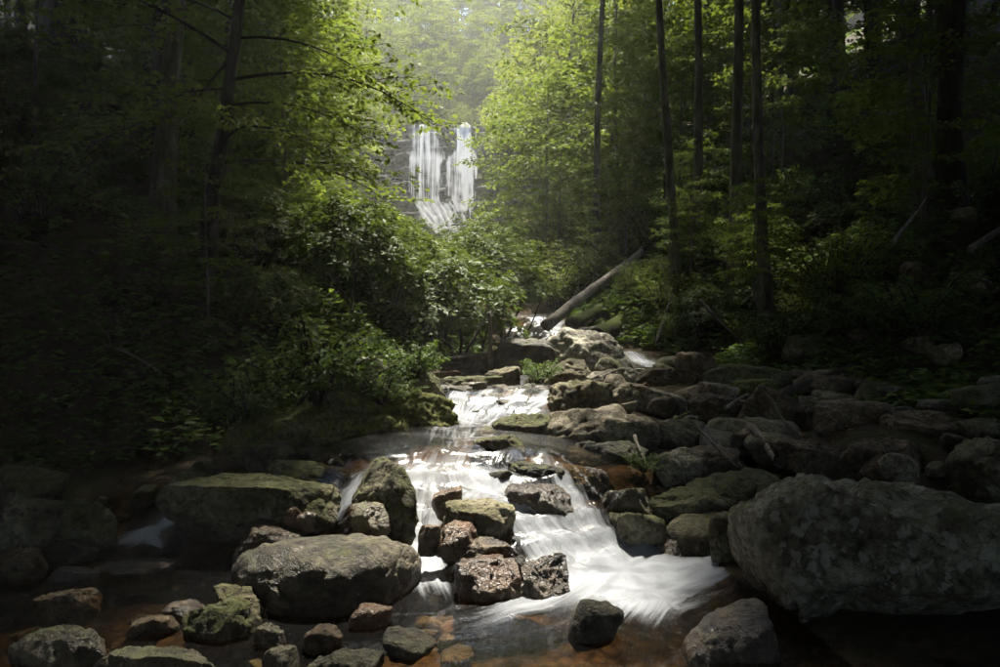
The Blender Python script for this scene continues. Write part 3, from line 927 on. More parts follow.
R_(784, 348, 834, 374, 10.2, 'dry', "grey shard below the pale leafy shrub", tilt=-14, sharp=24)
R_(816, 356, 868, 384, 9.8, 'brown', "flat brown shard at the dark end of the rock pile", tilt=8, sharp=24)
R_(752, 340, 812, 378, 10.8, 'green', "bright green mossy mound at the foot of the right bank", sharp=7, rough=.7)
R_(796, 372, 856, 406, 8.6, 'brown', "mid-sized dark stone above the rounded brown boulder", seed=58)
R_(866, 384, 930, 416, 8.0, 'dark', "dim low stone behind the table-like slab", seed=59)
# -- left side
R_(316, 372, 456, 452, 7.3, 'green', "big moss-covered boulder sloping to the water below the small bush", dr=.7, seed=62, sharp=9, tilt=14, flat=.02, rough=1.2)
R_(246, 400, 410, 480, 6.9, 'green', "broad mossy base rock under the small leafy bush", dr=.6, seed=63, sharp=9, flat=.05, rough=1.2)
R_(376, 353, 444, 425, 7.9, 'mossy', "pointed mossy rock right behind the small leafy bush", seed=64, flat=.1)
R_(354, 356, 392, 386, 8.4, 'pale', "smooth pale grey rock top peeking out behind the bush", sharp=7, rough=.4)
R_(438, 375, 505, 397, 9.5, 'mossy', "low moss-topped rock at the head of the upper pool", dr=.5, seed=65)
R_(486, 366, 520, 394, 9.6, 'olive', "upright mossy block beside the thin stem", seed=67)
R_(424, 370, 462, 386, 10.2, 'brown', "flat pale stone left of the upper pool head", flat=.45)
R_(246, 441, 296, 482, 6.1, 'dark', "dim mossy stone below the broad mossy base rock", seed=68)
R_(288, 446, 346, 474, 6.3, 'dark', "dark low stone at the left shore of the terrace pool", seed=69)
R_(166, 470, 210, 506, 5.9, 'mossy', "mossy hump at the left end of the long flat slab", sharp=8)
R_(-20, 462, 62, 545, 5.1, 'mossy', "dark mossy boulder cut by the left edge of the picture", seed=72, sharp=9)
R_(26, 493, 110, 556, 4.95, 'mossy', "dark rounded boulder left of the small white chute", seed=73, sharp=8)
R_(36, 534, 98, 562, 4.85, 'wet', "wet stone in front of the dark rounded boulder", dr=.6, flat=.4)
R_(-14, 548, 44, 582, 4.6, 'brown', "flat reddish stone at the left edge", dr=.7, flat=.45)
R_(94, 560, 176, 590, 4.75, 'wet', "long flat wet stone in the shallow left pool", dr=.55, flat=.5)
R_(56, 566, 100, 588, 4.6, 'wet', "small flat stone left of the long flat wet stone", flat=.5)
R_(30, 586, 98, 620, 4.25, 'brown', "half-sunk tilted slab in the brown shallows", dr=.5, tilt=-8, flat=.45)
R_(20, 625, 108, 690, 3.45, 'wetmoss', "mossy-topped boulder in the bottom left corner", seed=74, dr=.6)  # darker wet material stands in for the shade of this corner
R_(90, 642, 224, 705, 3.3, 'wetmoss', "long mossy rock along the bottom edge at left", seed=75, dr=.45)  # shade along the bottom edge is put into the wet dark colour
R_(186, 596, 256, 656, 3.75, 'mossy', "pale boulder with a bright moss patch in the left shallows", seed=76)
R_(212, 584, 266, 622, 4.0, 'olive', "grey-green boulder behind the moss-patched boulder", seed=78)
R_(252, 600, 280, 622, 4.05, 'dry', "small grey stone right of the two paired boulders")
R_(254, 622, 286, 652, 3.6, 'wetmoss', "pale stone in front of the paired boulders", seed=79)  # stone darkened by its wet material in place of shade
R_(262, 647, 300, 690, 3.35, 'dark', "half-cut pale stone at the bottom edge", seed=80)  # dark material here paints the shade over a pale stone
R_(304, 624, 342, 652, 3.55, 'brown', "smooth brown cobble right of the pale stones", sharp=8)
R_(308, 646, 380, 690, 3.35, 'dark', "dark mossy stone at the bottom edge below the brown cobble", seed=81)
R_(352, 602, 392, 632, 3.85, 'rust', "reddish wet stone in front of the large rounded dome", sharp=8)
R_(384, 630, 436, 662, 3.5, 'dark', "dark sunken stone below the large rounded dome", seed=82, flat=.5)
R_(686, 606, 772, 690, 3.55, 'wet', "black wet rock under the huge corner boulder", seed=84, sharp=8)
R_(132, 612, 176, 642, 3.75, 'brown', "angular shard between the moss-patched and corner boulders", tilt=-20, sharp=24)
R_(160, 602, 200, 628, 3.95, 'wet', "dark split stone left of the moss-patched boulder", tilt=14)
R_(284, 505, 304, 526, 4.85, 'rust', "orange pebble in front of the long flat slab")
R_(298, 510, 316, 528, 4.82, 'rust', "tan pebble beside the orange pebble below the long slab")
# -- right of upper reach
R_(640, 300, 700, 350, 15.5, 'green', "moss-covered rock bulge on the right bank beside the upper stream", tilt=-30, dr=.8, sharp=8)
R_(664, 352, 716, 384, 12.0, 'brown', "brown rock at the water's edge below the mossy bulge", seed=85)
R_(566, 326, 604, 352, 14.5, 'dark', "dark stone under the fallen mossy log", seed=86)
R_(690, 356, 752, 384, 11.4, 'dark', "dark shore rock left of the green mossy mound", seed=88)
R_(440, 350, 500, 384, 11.8, 'dark', "dark bank rock under the rhododendron thicket", seed=89)
# -- cascade stones under the upper pool head
rs = RS(3)
casc = [(452, 414), (505, 410), (478, 418), (447, 395), (462, 398), (474, 394), (456, 404), (487, 397), (500, 392), (512, 396), (524, 391), (470, 405), (520, 403), (538, 394), (492, 404), (506, 402), (534, 401)]
for i, (x, y) in enumerate(casc):
    s = rs.uniform(8, 14)
    R_(x - s, y - s * .95, x + s, y + s * .4, 8.75 - (y - 395) * .03, 'wet' if i % 2 else 'dark', "small dark stone breaking the water of the upper cascade", group="stones in the upper cascade", name="stone", seed=200 + i, sink=.5)
# -- rubble filling the gaps of the rock pile on the right and the shallows on the left
pm = []
for k in range(10):
    V, T = rock_shape(400 + k, (1, .85, .62), 3, 20 + (k % 3) * 14, 8)
    pm.append({})
    pm[k]['V'], pm[k]['T'] = V, T
pmesh = {}


def small(x, y, s, mat, k, label, group, name="stone", zoff=0.0, rz=0.0, cat="stone"):
    key = (k, mat)
    if key not in pmesh:
        me = make_mesh(name, pm[k]['V'], tris=pm[k]['T']); me.materials.append(M[mat]); pmesh[key] = me
    o = link(name, pmesh[key], None, loc=(x, y, gz(x, y) + zoff + s * .12), rot=(rs.uniform(-.35, .35), rs.uniform(-.35, .35), rz), scale=s)
    return tag(o, label, cat, group)


n = 0
while n < 80:
    Y = rs.uniform(4.8, 11.5)
    px = rs.uniform(600, 1010)
    x = (px - 500) / F * Y
    if x < np.interp(Y, EY, ER) - 0.3: continue
    s = rs.uniform(.09, .30) * (1.2 if Y > 8 else 1)
    small(x, Y, s, ['brown', 'olive', 'dry', 'dark', 'mossy', 'brown'][n % 6], n % 10, "loose stone filling a gap in the rock pile on the right bank", "rubble of the right bank rock pile", zoff=rs.uniform(0, .10), rz=rs.uniform(0, 6))
    n += 1
n = 0
while n < 110:
    Y = rs.uniform(3.3, 5.6)
    px = rs.uniform(-10, 470)
    x = (px - 500) / F * Y
    s = abs(rs.normal(0, .045)) + .035
    small(x, Y, s, ['wet', 'rust', 'brown', 'wet', 'dark'][n % 5], n % 10, "cobble lying in the brown shallows at lower left", "cobbles in the left shallows", name="cobble", zoff=rs.uniform(0.0, .05), rz=rs.uniform(0, 6))
    n += 1
n = 0
while n < 40:
    Y = rs.uniform(5.9, 9.5)
    x = np.interp(Y, EY, EL) + rs.normal(0, .35)
    s = rs.uniform(.05, .16)
    small(x, Y, s, ['dark', 'mossy', 'wet'][n % 3], n % 10, "dark stone along the left shore under the bush", "stones of the left shore", zoff=rs.uniform(0, .05), rz=rs.uniform(0, 6))
    n += 1
print("rocks", round(time.time() - T0, 1))

# ------------------------------------------------------------------ leaves
def leaf_arrays(P, Dr, Nr, L, Wd, fold=0.18):
    """rhombic folded leaves: P base, Dr direction, Nr up, L length, Wd width"""
    Dr = Dr / (np.linalg.norm(Dr, axis=1)[:, None] + 1e-9)
    S = np.cross(Dr, Nr); S /= np.linalg.norm(S, axis=1)[:, None] + 1e-9
    N2 = np.cross(S, Dr)
    L = L[:, None]; Wd = Wd[:, None]
    mid = P + Dr * L * .45
    a = P
    b = mid + S * Wd * .5 + N2 * Wd * fold
    c = P + Dr * L - N2 * L * .12
    d = mid - S * Wd * .5 + N2 * Wd * fold
    V = np.stack([a, b, c, d], 1).reshape(-1, 3)
    q = np.arange(len(P) * 4).reshape(-1, 4)
    return V, q


def leaf_mesh(name, P, Dr, Nr, L, Wd, rnd, mat, fold=.18):
    V, q = leaf_arrays(P, Dr, Nr, L, Wd, fold)
    me = make_mesh(name, V, q, smooth=False, attrs={"rnd": np.repeat(np.clip(rnd, 0, 1), 4)})
    me.materials.append(mat)
    return me


def spray_leaves(r, twigs, spacing, leaf, jitter=.3, aspect=.75):
    """twigs: array rows (p0xyz, p1xyz); leaves in flat alternate rows along each"""
    tw = np.asarray(twigs)
    A, B = tw[:, :3], tw[:, 3:6]
    ln = np.linalg.norm(B - A, axis=1)
    cnt = np.maximum(2, (ln / spacing).astype(int))
    idx = np.repeat(np.arange(len(tw)), cnt)
    n = len(idx)
    t = r.uniform(0.05, 1.05, n)
    d = (B - A)[idx] / (ln[idx][:, None] + 1e-9)
    p = A[idx] + (B - A)[idx] * t[:, None]
    p[:, 2] -= 0.12 * ln[idx] * t * t
    up = np.array([0, 0, 1.0])
    sd = np.cross(d, up); sd /= np.linalg.norm(sd, axis=1)[:, None] + 1e-9
    sg = np.where(r.rand(n) < .5, 1.0, -1.0)[:, None]
    dirs = d * r.uniform(.2, .9, n)[:, None] + sd * sg * r.uniform(.5, 1.0, n)[:, None] + r.normal(size=(n, 3)) * .2
    dirs[:, 2] -= r.uniform(0, .35, n)
    nr = up + r.normal(size=(n, 3)) * jitter
    L = leaf * r.uniform(.6, 1.25, n)
    rnd = np.clip(0.5 + 0.22 * r.normal(size=n) + 0.25 * (r.rand(len(tw)) - .5)[idx], 0, 1)
    return p + r.normal(size=(n, 3)) * leaf * .15, dirs, nr, L, L * aspect, rnd


def make_tree(seed, H, cb, R, nl, leaf, spacing, r0, lean=(0, 0), droop=.35, mat='leaf_maple', bark='bark', subs=9, prof=None, az_bias=None, rise=.35):
    r = RS(seed)
    nT = 14
    t = np.linspace(0, 1, nT)
    pts = np.stack([lean[0] * t ** 1.2 * H + .10 * np.sin(t * 5 + seed) * (H / 12), lean[1] * t * H + .10 * np.cos(t * 4.2 + seed * 2) * (H / 12), t * H], 1)
    pts[0] = [pts[0, 0] * .2, pts[0, 1] * .2, -.4]
    rad = r0 * (1 - .88 * t) * (1 + .55 * np.exp(-t * H / .5))
    acc = Acc()
    acc.add(*tube(pts, rad, 9, .25, seed))
    twigs = []
    for k in range(nl):
        s = (k + r.rand()) / nl
        z = cb + (H * .97 - cb) * s
        p0 = np.array([np.interp(z, pts[:, 2], pts[:, 0]), np.interp(z, pts[:, 2], pts[:, 1]), z])
        az = k * 2.39996 + r.normal() * .35
        if az_bias is not None and r.rand() < az_bias[1]: az = az_bias[0] + r.normal() * .6
        pr = (math.sin(math.pi * (0.12 + .80 * s)) ** .8) if prof is None else prof(s)
        L = max(.5, R * pr * r.uniform(.7, 1.12))
        d = np.array([math.cos(az), math.sin(az), 0])
        sdv = np.array([-d[1], d[0], 0])
        m = 8
        u = np.linspace(0, 1, m)
        up0 = rise * (0.6 + s) + r.normal() * .12
        curve = p0 + np.outer(u * L, d) + np.outer(L * (up0 * u - droop * u * u), [0, 0, 1]) + np.outer(L * .12 * np.sin(u * 3 + r.uniform(0, 6)) * u, sdv)
        lr = np.maximum(.045 * L / 3.0 * r0 / .16, .008) * (1 - .85 * u)
        acc.add(*tube(curve, lr, 5, 0, 0, False))
        for j in range(subs):
            uu = .22 + .78 * (j + r.rand()) / subs
            q0 = np.array([np.interp(uu, u, curve[:, c]) for c in range(3)])
            sg = 1 if j % 2 else -1
            sl = L * (.16 + .34 * (1 - uu)) * r.uniform(.7, 1.3) + .22
            sd_ = d * .75 + sdv * sg * .8 + r.normal(size=3) * .12
            sd_[2] = r.normal() * .10 + .05
            sd_ /= np.linalg.norm(sd_)
            q1 = q0 + sd_ * sl; q1[2] -= .10 * sl
            if sl > .5:
                acc.add(*tube(np.array([q0, (q0 + q1) / 2 + [0, 0, .03 * sl], q1]), [lr[3] * .5, lr[3] * .35, .003], 3, 0, 0, False))
            twigs.append(np.concatenate([q0, q1]))
            nt_ = max(1, int(sl / .28))
            sp = np.array([-sd_[1], sd_[0], 0])
            for e in range(nt_):
                v = (e + .6) / nt_
                e0 = q0 + (q1 - q0) * v
                for g2 in (1, -1):
                    tl = sl * .38 * r.uniform(.6, 1.2) + .08
                    e1 = e0 + (sd_ * .6 + sp * g2 * .8 + np.array([0, 0, r.normal() * .12])) * tl
                    twigs.append(np.concatenate([e0, e1]))
        twigs.append(np.concatenate([curve[-2], curve[-1] + (curve[-1] - curve[-2]) * .6]))
    P, Dr, Nr, Lf, Wf, rn = spray_leaves(r, twigs, spacing, leaf)
    tm = acc.mesh("trunk"); tm.materials.append(M[bark])
    cm_ = leaf_mesh("crown", P, Dr, Nr, Lf, Wf, rn, M[mat])
    return tm, cm_


def make_rhodo(seed, R, H, n, leaf, per=9, mat='leaf_rhodo', lump=.35):
    """dome shrub: leaf whorls at the ends of stems that fork from the base"""
    r = RS(seed)
    acc = Acc()
    v = r.normal(size=(n, 3)); v[:, 2] = np.abs(v[:, 2]) * 1.1 - .15
    v /= np.linalg.norm(v, axis=1)[:, None]
    rad = r.uniform(.55, 1.0, n) ** .5
    lum = 1 + lump * fbm(v * 2.3 + seed, 3) * 1.6
    tips = v * (rad * lum)[:, None] * np.array([R, R, H * .62]) + np.array([0, 0, H * .36])
    tips[:, 2] = np.maximum(tips[:, 2], .08)
    for k in range(9):
        e = tips[r.randint(n)] * .8
        b0 = np.array([r.normal() * R * .12, r.normal() * R * .12, -.25])
        mid = (b0 + e) / 2 + r.normal(size=3) * R * .1 + np.array([0, 0, -.1 * H])
        pts, _ = resample(np.array([b0, mid, e]), 6)
        acc.add(*tube(pts, np.linspace(.035, .012, 6) * (R / 1.5 + .2), 5, 0, 0, False))
    per_ = np.full(n, per)
    idx = np.repeat(np.arange(n), per_)
    m = len(idx)
    az = r.uniform(0, 2 * np.pi, m)
    ax = v[idx] * .55 + np.array([0, 0, .75]); ax /= np.linalg.norm(ax, axis=1)[:, None]
    ref = np.cross(ax, r.normal(size=(n, 3))[idx]); ref /= np.linalg.norm(ref, axis=1)[:, None] + 1e-9
    ref2 = np.cross(ax, ref)
    out = ref * np.cos(az)[:, None] + ref2 * np.sin(az)[:, None]
    dirs = out + ax * r.uniform(-.15, .6, m)[:, None]
    nr = ax + r.normal(size=(m, 3)) * .25 - out * .2
    L = leaf * r.uniform(.65, 1.2, m)
    hgt = tips[:, 2] / H
    rn = np.clip(.42 + .25 * r.normal(size=m) + (.22 * (rad[idx] - .75)), 0, 1)
    tm = acc.mesh("stem"); tm.materials.append(M['bark'])
    cm_ = leaf_mesh("foliage", tips[idx] + r.normal(size=(m, 3)) * leaf * .2, dirs, nr, L, L * .34, rn, M[mat], fold=.12)
    return tm, cm_


def make_bush(seed, R, H, nst, leaf, mat='leaf_fern', spacing=.035, aspect=.6, droop=.5):
    """many arching leafy stems from one foot"""
    r = RS(seed)
    acc = Acc(); tw = []
    for k in range(nst):
        az = r.uniform(0, 2 * np.pi)
        L = R * r.uniform(.45, 1.05)
        hh = H * r.uniform(.45, 1.0)
        u = np.linspace(0, 1, 6)
        d = np.array([math.cos(az), math.sin(az), 0])
        c = np.outer(u * L, d) + np.outer(hh * (1.7 * u - droop * 1.4 * u * u), [0, 0, 1]) / (1.7 - droop * 1.4 if droop < 1 else 1) + np.array([r.normal() * R * .1, r.normal() * R * .1, -.08])
        acc.add(*tube(c, np.linspace(.010, .003, 6) * (1 + R), 4, 0, 0, False))
        sdv = np.array([-d[1], d[0], 0])
        for j in range(7):
            uu = .25 + .75 * j / 7
            q0 = np.array([np.interp(uu, u, c[:, q]) for q in range(3)])
            for sg in (1, -1):
                tl = R * .34 * (1.15 - uu) * r.uniform(.7, 1.3) + .05
                dd = d * .55 + sdv * sg * .85 + np.array([0, 0, r.normal() * .15 + .05])
                tw.append(np.concatenate([q0, q0 + dd * tl]))
        tw.append(np.concatenate([c[-2], c[-1]]))
    P, Dr, Nr, Lf, Wf, rn = spray_leaves(r, tw, spacing, leaf, .35, aspect)
    tm = acc.mesh("stem"); tm.materials.append(M['bark'])
    return tm, leaf_mesh("foliage", P, Dr, Nr, Lf, Wf, rn, M[mat])


def plant(name, meshes, x, y, s, rz, label, cat, group=None, parts=("trunk", "crown"), z=None, sz=None, tilt=(0, 0)):
    e = bpy.data.objects.new(name, None)
    e.empty_display_size = .2
    e.location = (x, y, gz(x, y) if z is None else z)
    if name == "broadleaf_tree": tilt = (.05 * math.sin(x * 12.9 + y * 7.7), .05 * math.sin(x * 5.3 + y * 11.1))
    e.rotation_euler = (tilt[0], tilt[1], rz)
    e.scale = (s, s, s if sz is None else sz)
    COL.objects.link(e)
    tag(e, label, cat, group)
    for pn, me in zip(parts, meshes):
        link(pn, me, None, e)
    return e


SH = ("stem", "foliage")
maple = [make_tree(101 + k, 15, 2.6, 3.7, 34, .125, .075, .17, mat='leaf_maple') for k in range(3)]
wide = [make_tree(136 + k, 21, 8.8, 7.0, 40, .20, .10, .19, mat='leaf_maple', subs=11) for k in range(2)]  # broad high crowns made to shade the foreground
slim = [make_tree(131 + k, 20, 9.5, 2.3, 24, .16, .10, .125, mat='leaf_maple', bark='bark_grey', subs=7) for k in range(2)]
tall = [make_tree(121 + k, 21, 8.5, 5.0, 40, .20, .10, .17, mat='leaf_maple', subs=8) for k in range(2)]
sapl = [make_tree(141 + k, 5.0, .8, 1.7, 22, .11, .055, .045, mat='leaf_maple', subs=6, bark='bark_grey') for k in range(3)]
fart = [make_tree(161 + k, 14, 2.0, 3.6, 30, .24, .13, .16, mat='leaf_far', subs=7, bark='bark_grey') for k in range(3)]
rhod = [make_rhodo(181 + k, 1.7, 2.6, 900, .17) for k in range(3)]
bush = [make_bush(201 + k, .9, .9, 26, .075) for k in range(2)]
shrb = [make_bush(221 + k, 1.6, 2.2, 34, .10, mat='leaf_far', spacing=.045, aspect=.7) for k in range(2)]
shrb0 = shrb
sapl2 = make_tree(151, 14, 3.6, 1.9, 30, .12, .07, .13, mat='leaf_maple', bark='bark_grey')
print("tree meshes", round(time.time() - T0, 1))

# -- the trees one can pick out
lm = make_tree(301, 9.0, 1.5, 3.1, 32, .095, .055, .11, lean=(.12, 0), mat='leaf_maple', subs=9, az_bias=(-.2, .4), droop=.45, prof=lambda q: .8 + .35 * math.sin(q * 3.1) - .65 * q)
plant("maple_tree", lm, -4.05, 9.6, 1, 0, "slender leaning tree with leafy boughs reaching over the stream from the left", "tree")
plant("broadleaf_tree", slim[1], -5.0, 10.4, 1.1, 1.0, "thick dark trunk just left of the slender leaning tree", "tree")
plant("broadleaf_tree", slim[1], 3.15, 22, 1.0, 2.4, "tall sunlit tree whose trunk rises right of the waterfall", "tree")
plant("broadleaf_tree", slim[0], 3.95, 16, .9, 2.0, "straight grey-trunked tree on the right bank behind the fallen log", "tree")
plant("broadleaf_tree", slim[1], 4.65, 12.2, .85, 3.0, "thick straight dark trunk on the right bank above the pale leafy shrub", "tree")
plant("broadleaf_tree", slim[0], 4.8, 14.4, 1.0, 4.2, "dark trunk beside the thick straight one on the right bank", "tree")
plant("broadleaf_tree", slim[1], 4.55, 16.8, .95, 5.0, "thin dark trunk between the grey trunk and the thick dark trunks", "tree")
plant("broadleaf_tree", slim[0], 7.3, 12, 1.1, .7, "dim trunk high on the right slope near the upper right corner", "tree")
plant("sapling", sapl[0], 2.0, 23, 1.1, 0, "small sunlit sapling spreading flat sprays right below the waterfall", "sapling")
plant("sapling", sapl[1], 2.6, 19.4, .42, 2, "young tree with layered leaf sprays above the fallen log", "sapling")
plant("sapling", sapl[2], 3.7, 20.6, .6, 4, "leggy young tree in front of the tall sunlit trunk", "sapling")

for k, (x, y, s) in enumerate([(5.6, 21.5, 1.3), (7.0, 17.5, 1.0), (7.6, 19.5, 1.3), (1.7, 25, 1.5), (3.1, 27, 1.7), (5.4, 23, 1.5), (1.0, 29, 1.4), (7.4, 21, 1.5), (4.2, 25, 1.8)]):
    plant("sapling", sapl[k % 3], x, y, s, k * 1.9, "%s from the waterfall of the young layered-leaf trees on the sunlit right bank" % ["third", "fifth", "seventh", "second", "fourth", "sixth", "first", "ninth", "eighth"][k], "sapling", "young trees of the sunlit right bank")
for k, (x, y, s) in enumerate([(-4.9, 12.6, .8), (-6.0, 15.5, 1.3), (-5.4, 17.5, 1.3), (-7.2, 18.5, 1.5), (-6.2, 21, 1.5), (-7.6, 24, 1.7)]):
    plant("sapling", sapl[k % 3], x, y, s, k * 1.4, "%s nearest of the young bright-leaved trees behind the left thicket" % ["first", "second", "third", "fourth", "fifth", "sixth"][k], "sapling", "young trees behind the thicket")

for k, (x, y, s) in enumerate([(4.25, 15.6, .5), (5.0, 13.6, .45), (4.95, 17.3, .6), (3.3, 21.6, .7)]):
    plant("sapling", sapl[(k + 1) % 3], x, y, s, k * 2.2 + 1, ["low leaf spray at the foot of the grey trunk on the right bank", "low leaf spray between the two dark trunks on the right bank", "small spray behind the thin dark trunk on the right bank", "small bright spray at the foot of the tall sunlit trunk"][k], "sapling")

# -- canopy trees that close the forest on both sides
rs2 = RS(55)
spots = []


def free(x, y, dmin):
    for a, b in spots:
        if (a - x) ** 2 + (b - y) ** 2 < dmin * dmin: return False
    spots.append((x, y)); return True


for a in ((-4.05, 9.6), (-5, 10.4), (3.15, 22), (3.95, 16), (4.65, 12.2), (4.8, 14.4), (7.3, 12)): spots.append(a)
n = tries = 0
while n < 46 and tries < 4000:
    tries += 1
    y = rs2.uniform(-9, 26); sd_ = 1 if rs2.rand() < .5 else -1
    x = sd_ * rs2.uniform(4.3, 17)
    if sd_ < 0 and x > -max(5.2, .25 * y + 5.2): continue
    if sd_ > 0 and x < 5.4 + max(0, min(y - 9, 5)) * 1.4: continue
    if sd_ > 0 and 0 < y < 19 and 780 < 500 + x / y * F < 1040: continue
    if not free(x, y, 2.6): continue
    near = y > 2
    plant("broadleaf_tree", (tall[n % 2] if n % 3 else maple[n % 3]), x, y, rs2.uniform(.85, 1.15), rs2.uniform(0, 6.3),
          "dark forest tree added on the %s side to block sun and sky gaps" % ("right" if sd_ > 0 else "left"), "tree", "shaded trees of the %s slope" % ("right" if sd_ > 0 else "left"))
    n += 1
plant("broadleaf_tree", tall[0], -6.25, 15.6, .8, 2.0, "dark forest tree standing in the shade of the left slope", "tree", "shaded trees of the left slope")  # crown added above the view to darken the thicket front
# trees added around the viewer and on slopes to block sun and sky gaps
for k, (x, y) in enumerate([(-3.6, -3), (3.4, -3.5), (0.5, -6), (3.9, 1.2), (-7, -2), (7, -2), (-2, -10), (3, -11), (-6.2, 3.6), (6.3, 4.2), (7.0, 7.6), (-7.2, 7.0), (-6.4, 13.4), (8.2, 9.8), (5.6, 6.2), (-7.9, 17.6), (13, 17), (11.6, 18.4), (10.8, 22.6), (14, 21), (15, 19), (14.5, 25), (13.5, 23), (13, 28), (9, 30), (16, 30), (18, 24), (20, 34), (14, 36), (17, 18), (-13, 20), (-15, 23.5), (-17, 28), (-10.8, 17.4), (14, 23), (-10, 22), (-12, 28), (-9.5, 27)]):
    plant("broadleaf_tree", tall[k % 2], x, y, 1.0, k * 1.3, "dark forest tree added on the %s side to block sun and sky gaps" % ("right" if x > 0 else "left"), "tree", "shaded trees of the %s slope" % ("right" if x > 0 else "left"))

for k, (x, y) in enumerate([(6.9, 10.6), (8.4, 11.2), (-8.6, 11.6), (7.6, 4.6)]):  # wide crowns added above the view to keep sun off the foreground
    plant("broadleaf_tree", wide[k % 2], x, y, 1.0, k * 2.3, "dark forest tree added on the %s side to block sun and sky gaps" % ("right" if x > 0 else "left"), "tree", "shaded trees of the %s slope" % ("right" if x > 0 else "left"))

for k, (x, y) in enumerate([(-9, -5), (-6, -4.5), (-3.5, -6), (-1, -5), (1.6, -5), (4.2, -6), (6.8, -4.6), (9.5, -5), (-8, -9), (-4.5, -9.5), (0, -9), (4.5, -9.5), (8.5, -9), (-9.5, -1), (9.5, -1), (-9.5, 2.5), (9.5, 2.5)]):  # unseen rows added to block light from behind and darken rock fronts
    plant("broadleaf_tree", maple[k % 3], x, y, 1.0, k * 1.7, "dark forest tree added on the %s side to block sun and sky gaps" % ("right" if x > 0 else "left"), "tree", "shaded trees of the %s slope" % ("right" if x > 0 else "left"))
for k in range(22):
    y = rs2.uniform(22, 42); sd_ = 1 if k % 2 else -1
    x = sd_ * y * rs2.uniform(.42, .74)
    plant("broadleaf_tree", maple[k % 3], x, y, rs2.uniform(.9, 1.3), k * 1.7, "dark forest tree added on the %s side to block sun and sky gaps" % ("right" if x > 0 else "left"), "tree", "shaded trees of the %s slope" % ("right" if x > 0 else "left"))

# -- sunlit trees along the valley and over the cliff
n = tries = 0
while n < 60 and tries < 4000:
    tries += 1
    y = rs2.uniform(26, 58); sd_ = 1 if rs2.rand() < .5 else -1
    c = np.interp(y, EY, (np.array(EL) + np.array(ER)) / 2)
    x = c + sd_ * rs2.uniform(3.6, 19)
    if sd_ > 0 and y < 36 and x < 9.5: continue
    if x - 3.2 < -.03 * y and x + 3.2 > -.155 * y: continue
    if not free(x, y, 3.0): continue
    plant("valley_tree", fart[n % 3], x, y, rs2.uniform(.75, 1.1), rs2.uniform(0, 6.3),
          "sunlit tree on the %s side of the ravine before the waterfall" % ("right" if sd_ > 0 else "left"), "tree", "sunlit trees on the %s side of the ravine" % ("right" if sd_ > 0 else "left"))
    n += 1
n = tries = 0
while n < 110 and tries < 9000:
    tries += 1
    y = 65 + 43 * rs2.rand() ** 1.5
    x = (rs2.uniform(270, 640) - 500) / F * y
    if not free(x, y, 1.9): continue
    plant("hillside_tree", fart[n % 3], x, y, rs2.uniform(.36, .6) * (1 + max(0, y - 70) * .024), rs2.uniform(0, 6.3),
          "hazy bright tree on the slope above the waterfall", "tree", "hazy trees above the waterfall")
    n += 1

for k in range(10):
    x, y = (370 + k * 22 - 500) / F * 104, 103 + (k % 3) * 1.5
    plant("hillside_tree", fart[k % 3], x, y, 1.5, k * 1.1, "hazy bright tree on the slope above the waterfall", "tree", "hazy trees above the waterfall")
n = tries = 0
while n < 90 and tries < 6000:
    tries += 1
    y = rs2.uniform(61.8, 84)
    x = (rs2.uniform(330, 560) - 500) / F * y
    if not free(x, y, 1.2): continue
    plant("hillside_shrub", shrb0[n % 2], x, y, rs2.uniform(.7, 1.0) * (1 + (y - 62) * .04), rs2.uniform(0, 6.3), "hazy low bush on the slope over the waterfall's lip", "shrub", "bushes over the waterfall's lip", SH)
    n += 1

# -- rhododendron thicket and sunlit shrubs
th = [(-4.6, 13.2, 1.35), (-3.2, 13.0, 1.2), (-1.9, 13.4, 1.05), (-0.9, 12.6, .8), (-5.8, 14.8, 1.5), (-4.0, 15.4, 1.5), (-2.5, 15.2, 1.3), (-1.2, 15.0, 1.05), (-5.2, 12.0, 1.1),
      (-3.0, 17.6, 1.5), (-1.4, 17.6, 1.25), (-0.4, 16.4, .95), (-6.5, 11.0, 1.2), (-4.8, 17.5, 1.5), (-2.6, 11.6, .8), (-4.0, 11.0, .9)]
def cap(x, y, s, hh):
    px = 500 + x / y * F
    lim = np.interp(px, [230, 300, 350, 390, 410, 440, 465, 480, 530], [175, 180, 188, 210, 232, 244, 240, 215, 205])
    return max(.22, min(s, ((333.5 - lim) / F * y - gz(x, y)) / hh))


ORD = ["first", "second", "third", "fourth", "fifth", "sixth", "seventh", "eighth", "ninth", "tenth", "eleventh", "twelfth"]
RW = lambda a: "shaded front" if a[1] < 12.8 else "middle" if a[1] < 14.9 else "sunlit back"
for k, (x, y, s) in enumerate(th):
    s = cap(x, y, s, 2.75)
    plant("rhododendron", rhod[k % 3], x, y, s, k * 1.1, "%s rhododendron from the stream in the %s row of the left thicket" % (ORD[sum(1 for a in th if RW(a) == RW(th[k]) and a[0] > x)], RW(th[k])), "shrub", "rhododendron thicket", SH)
for k, (x, y, s) in enumerate([(-3.0, 24, 1.3), (-1.6, 23, 1.1), (-4.6, 27, 1.5), (-2.4, 28, 1.5), (-0.6, 26, 1.2), (-5.6, 33, 1.7), (-3.6, 36, 1.7), (-1.6, 33, 1.5), (-2.6, 42, 1.7), (-6.0, 42, 1.6), (-5.2, 48, 1.2), (-1.0, 46, 1.6), (-8.5, 47, 1.7), (-7.2, 38, 1.8)]):
    plant("sunlit_shrub", (shrb if k % 2 else rhod)[k % 2], x, y, cap(x, y, s, 2.75 if k % 2 == 0 else 2.4), k * 1.7, "bright yellow-green bush below the foot of the waterfall", "shrub", "bright bushes below the waterfall", SH)
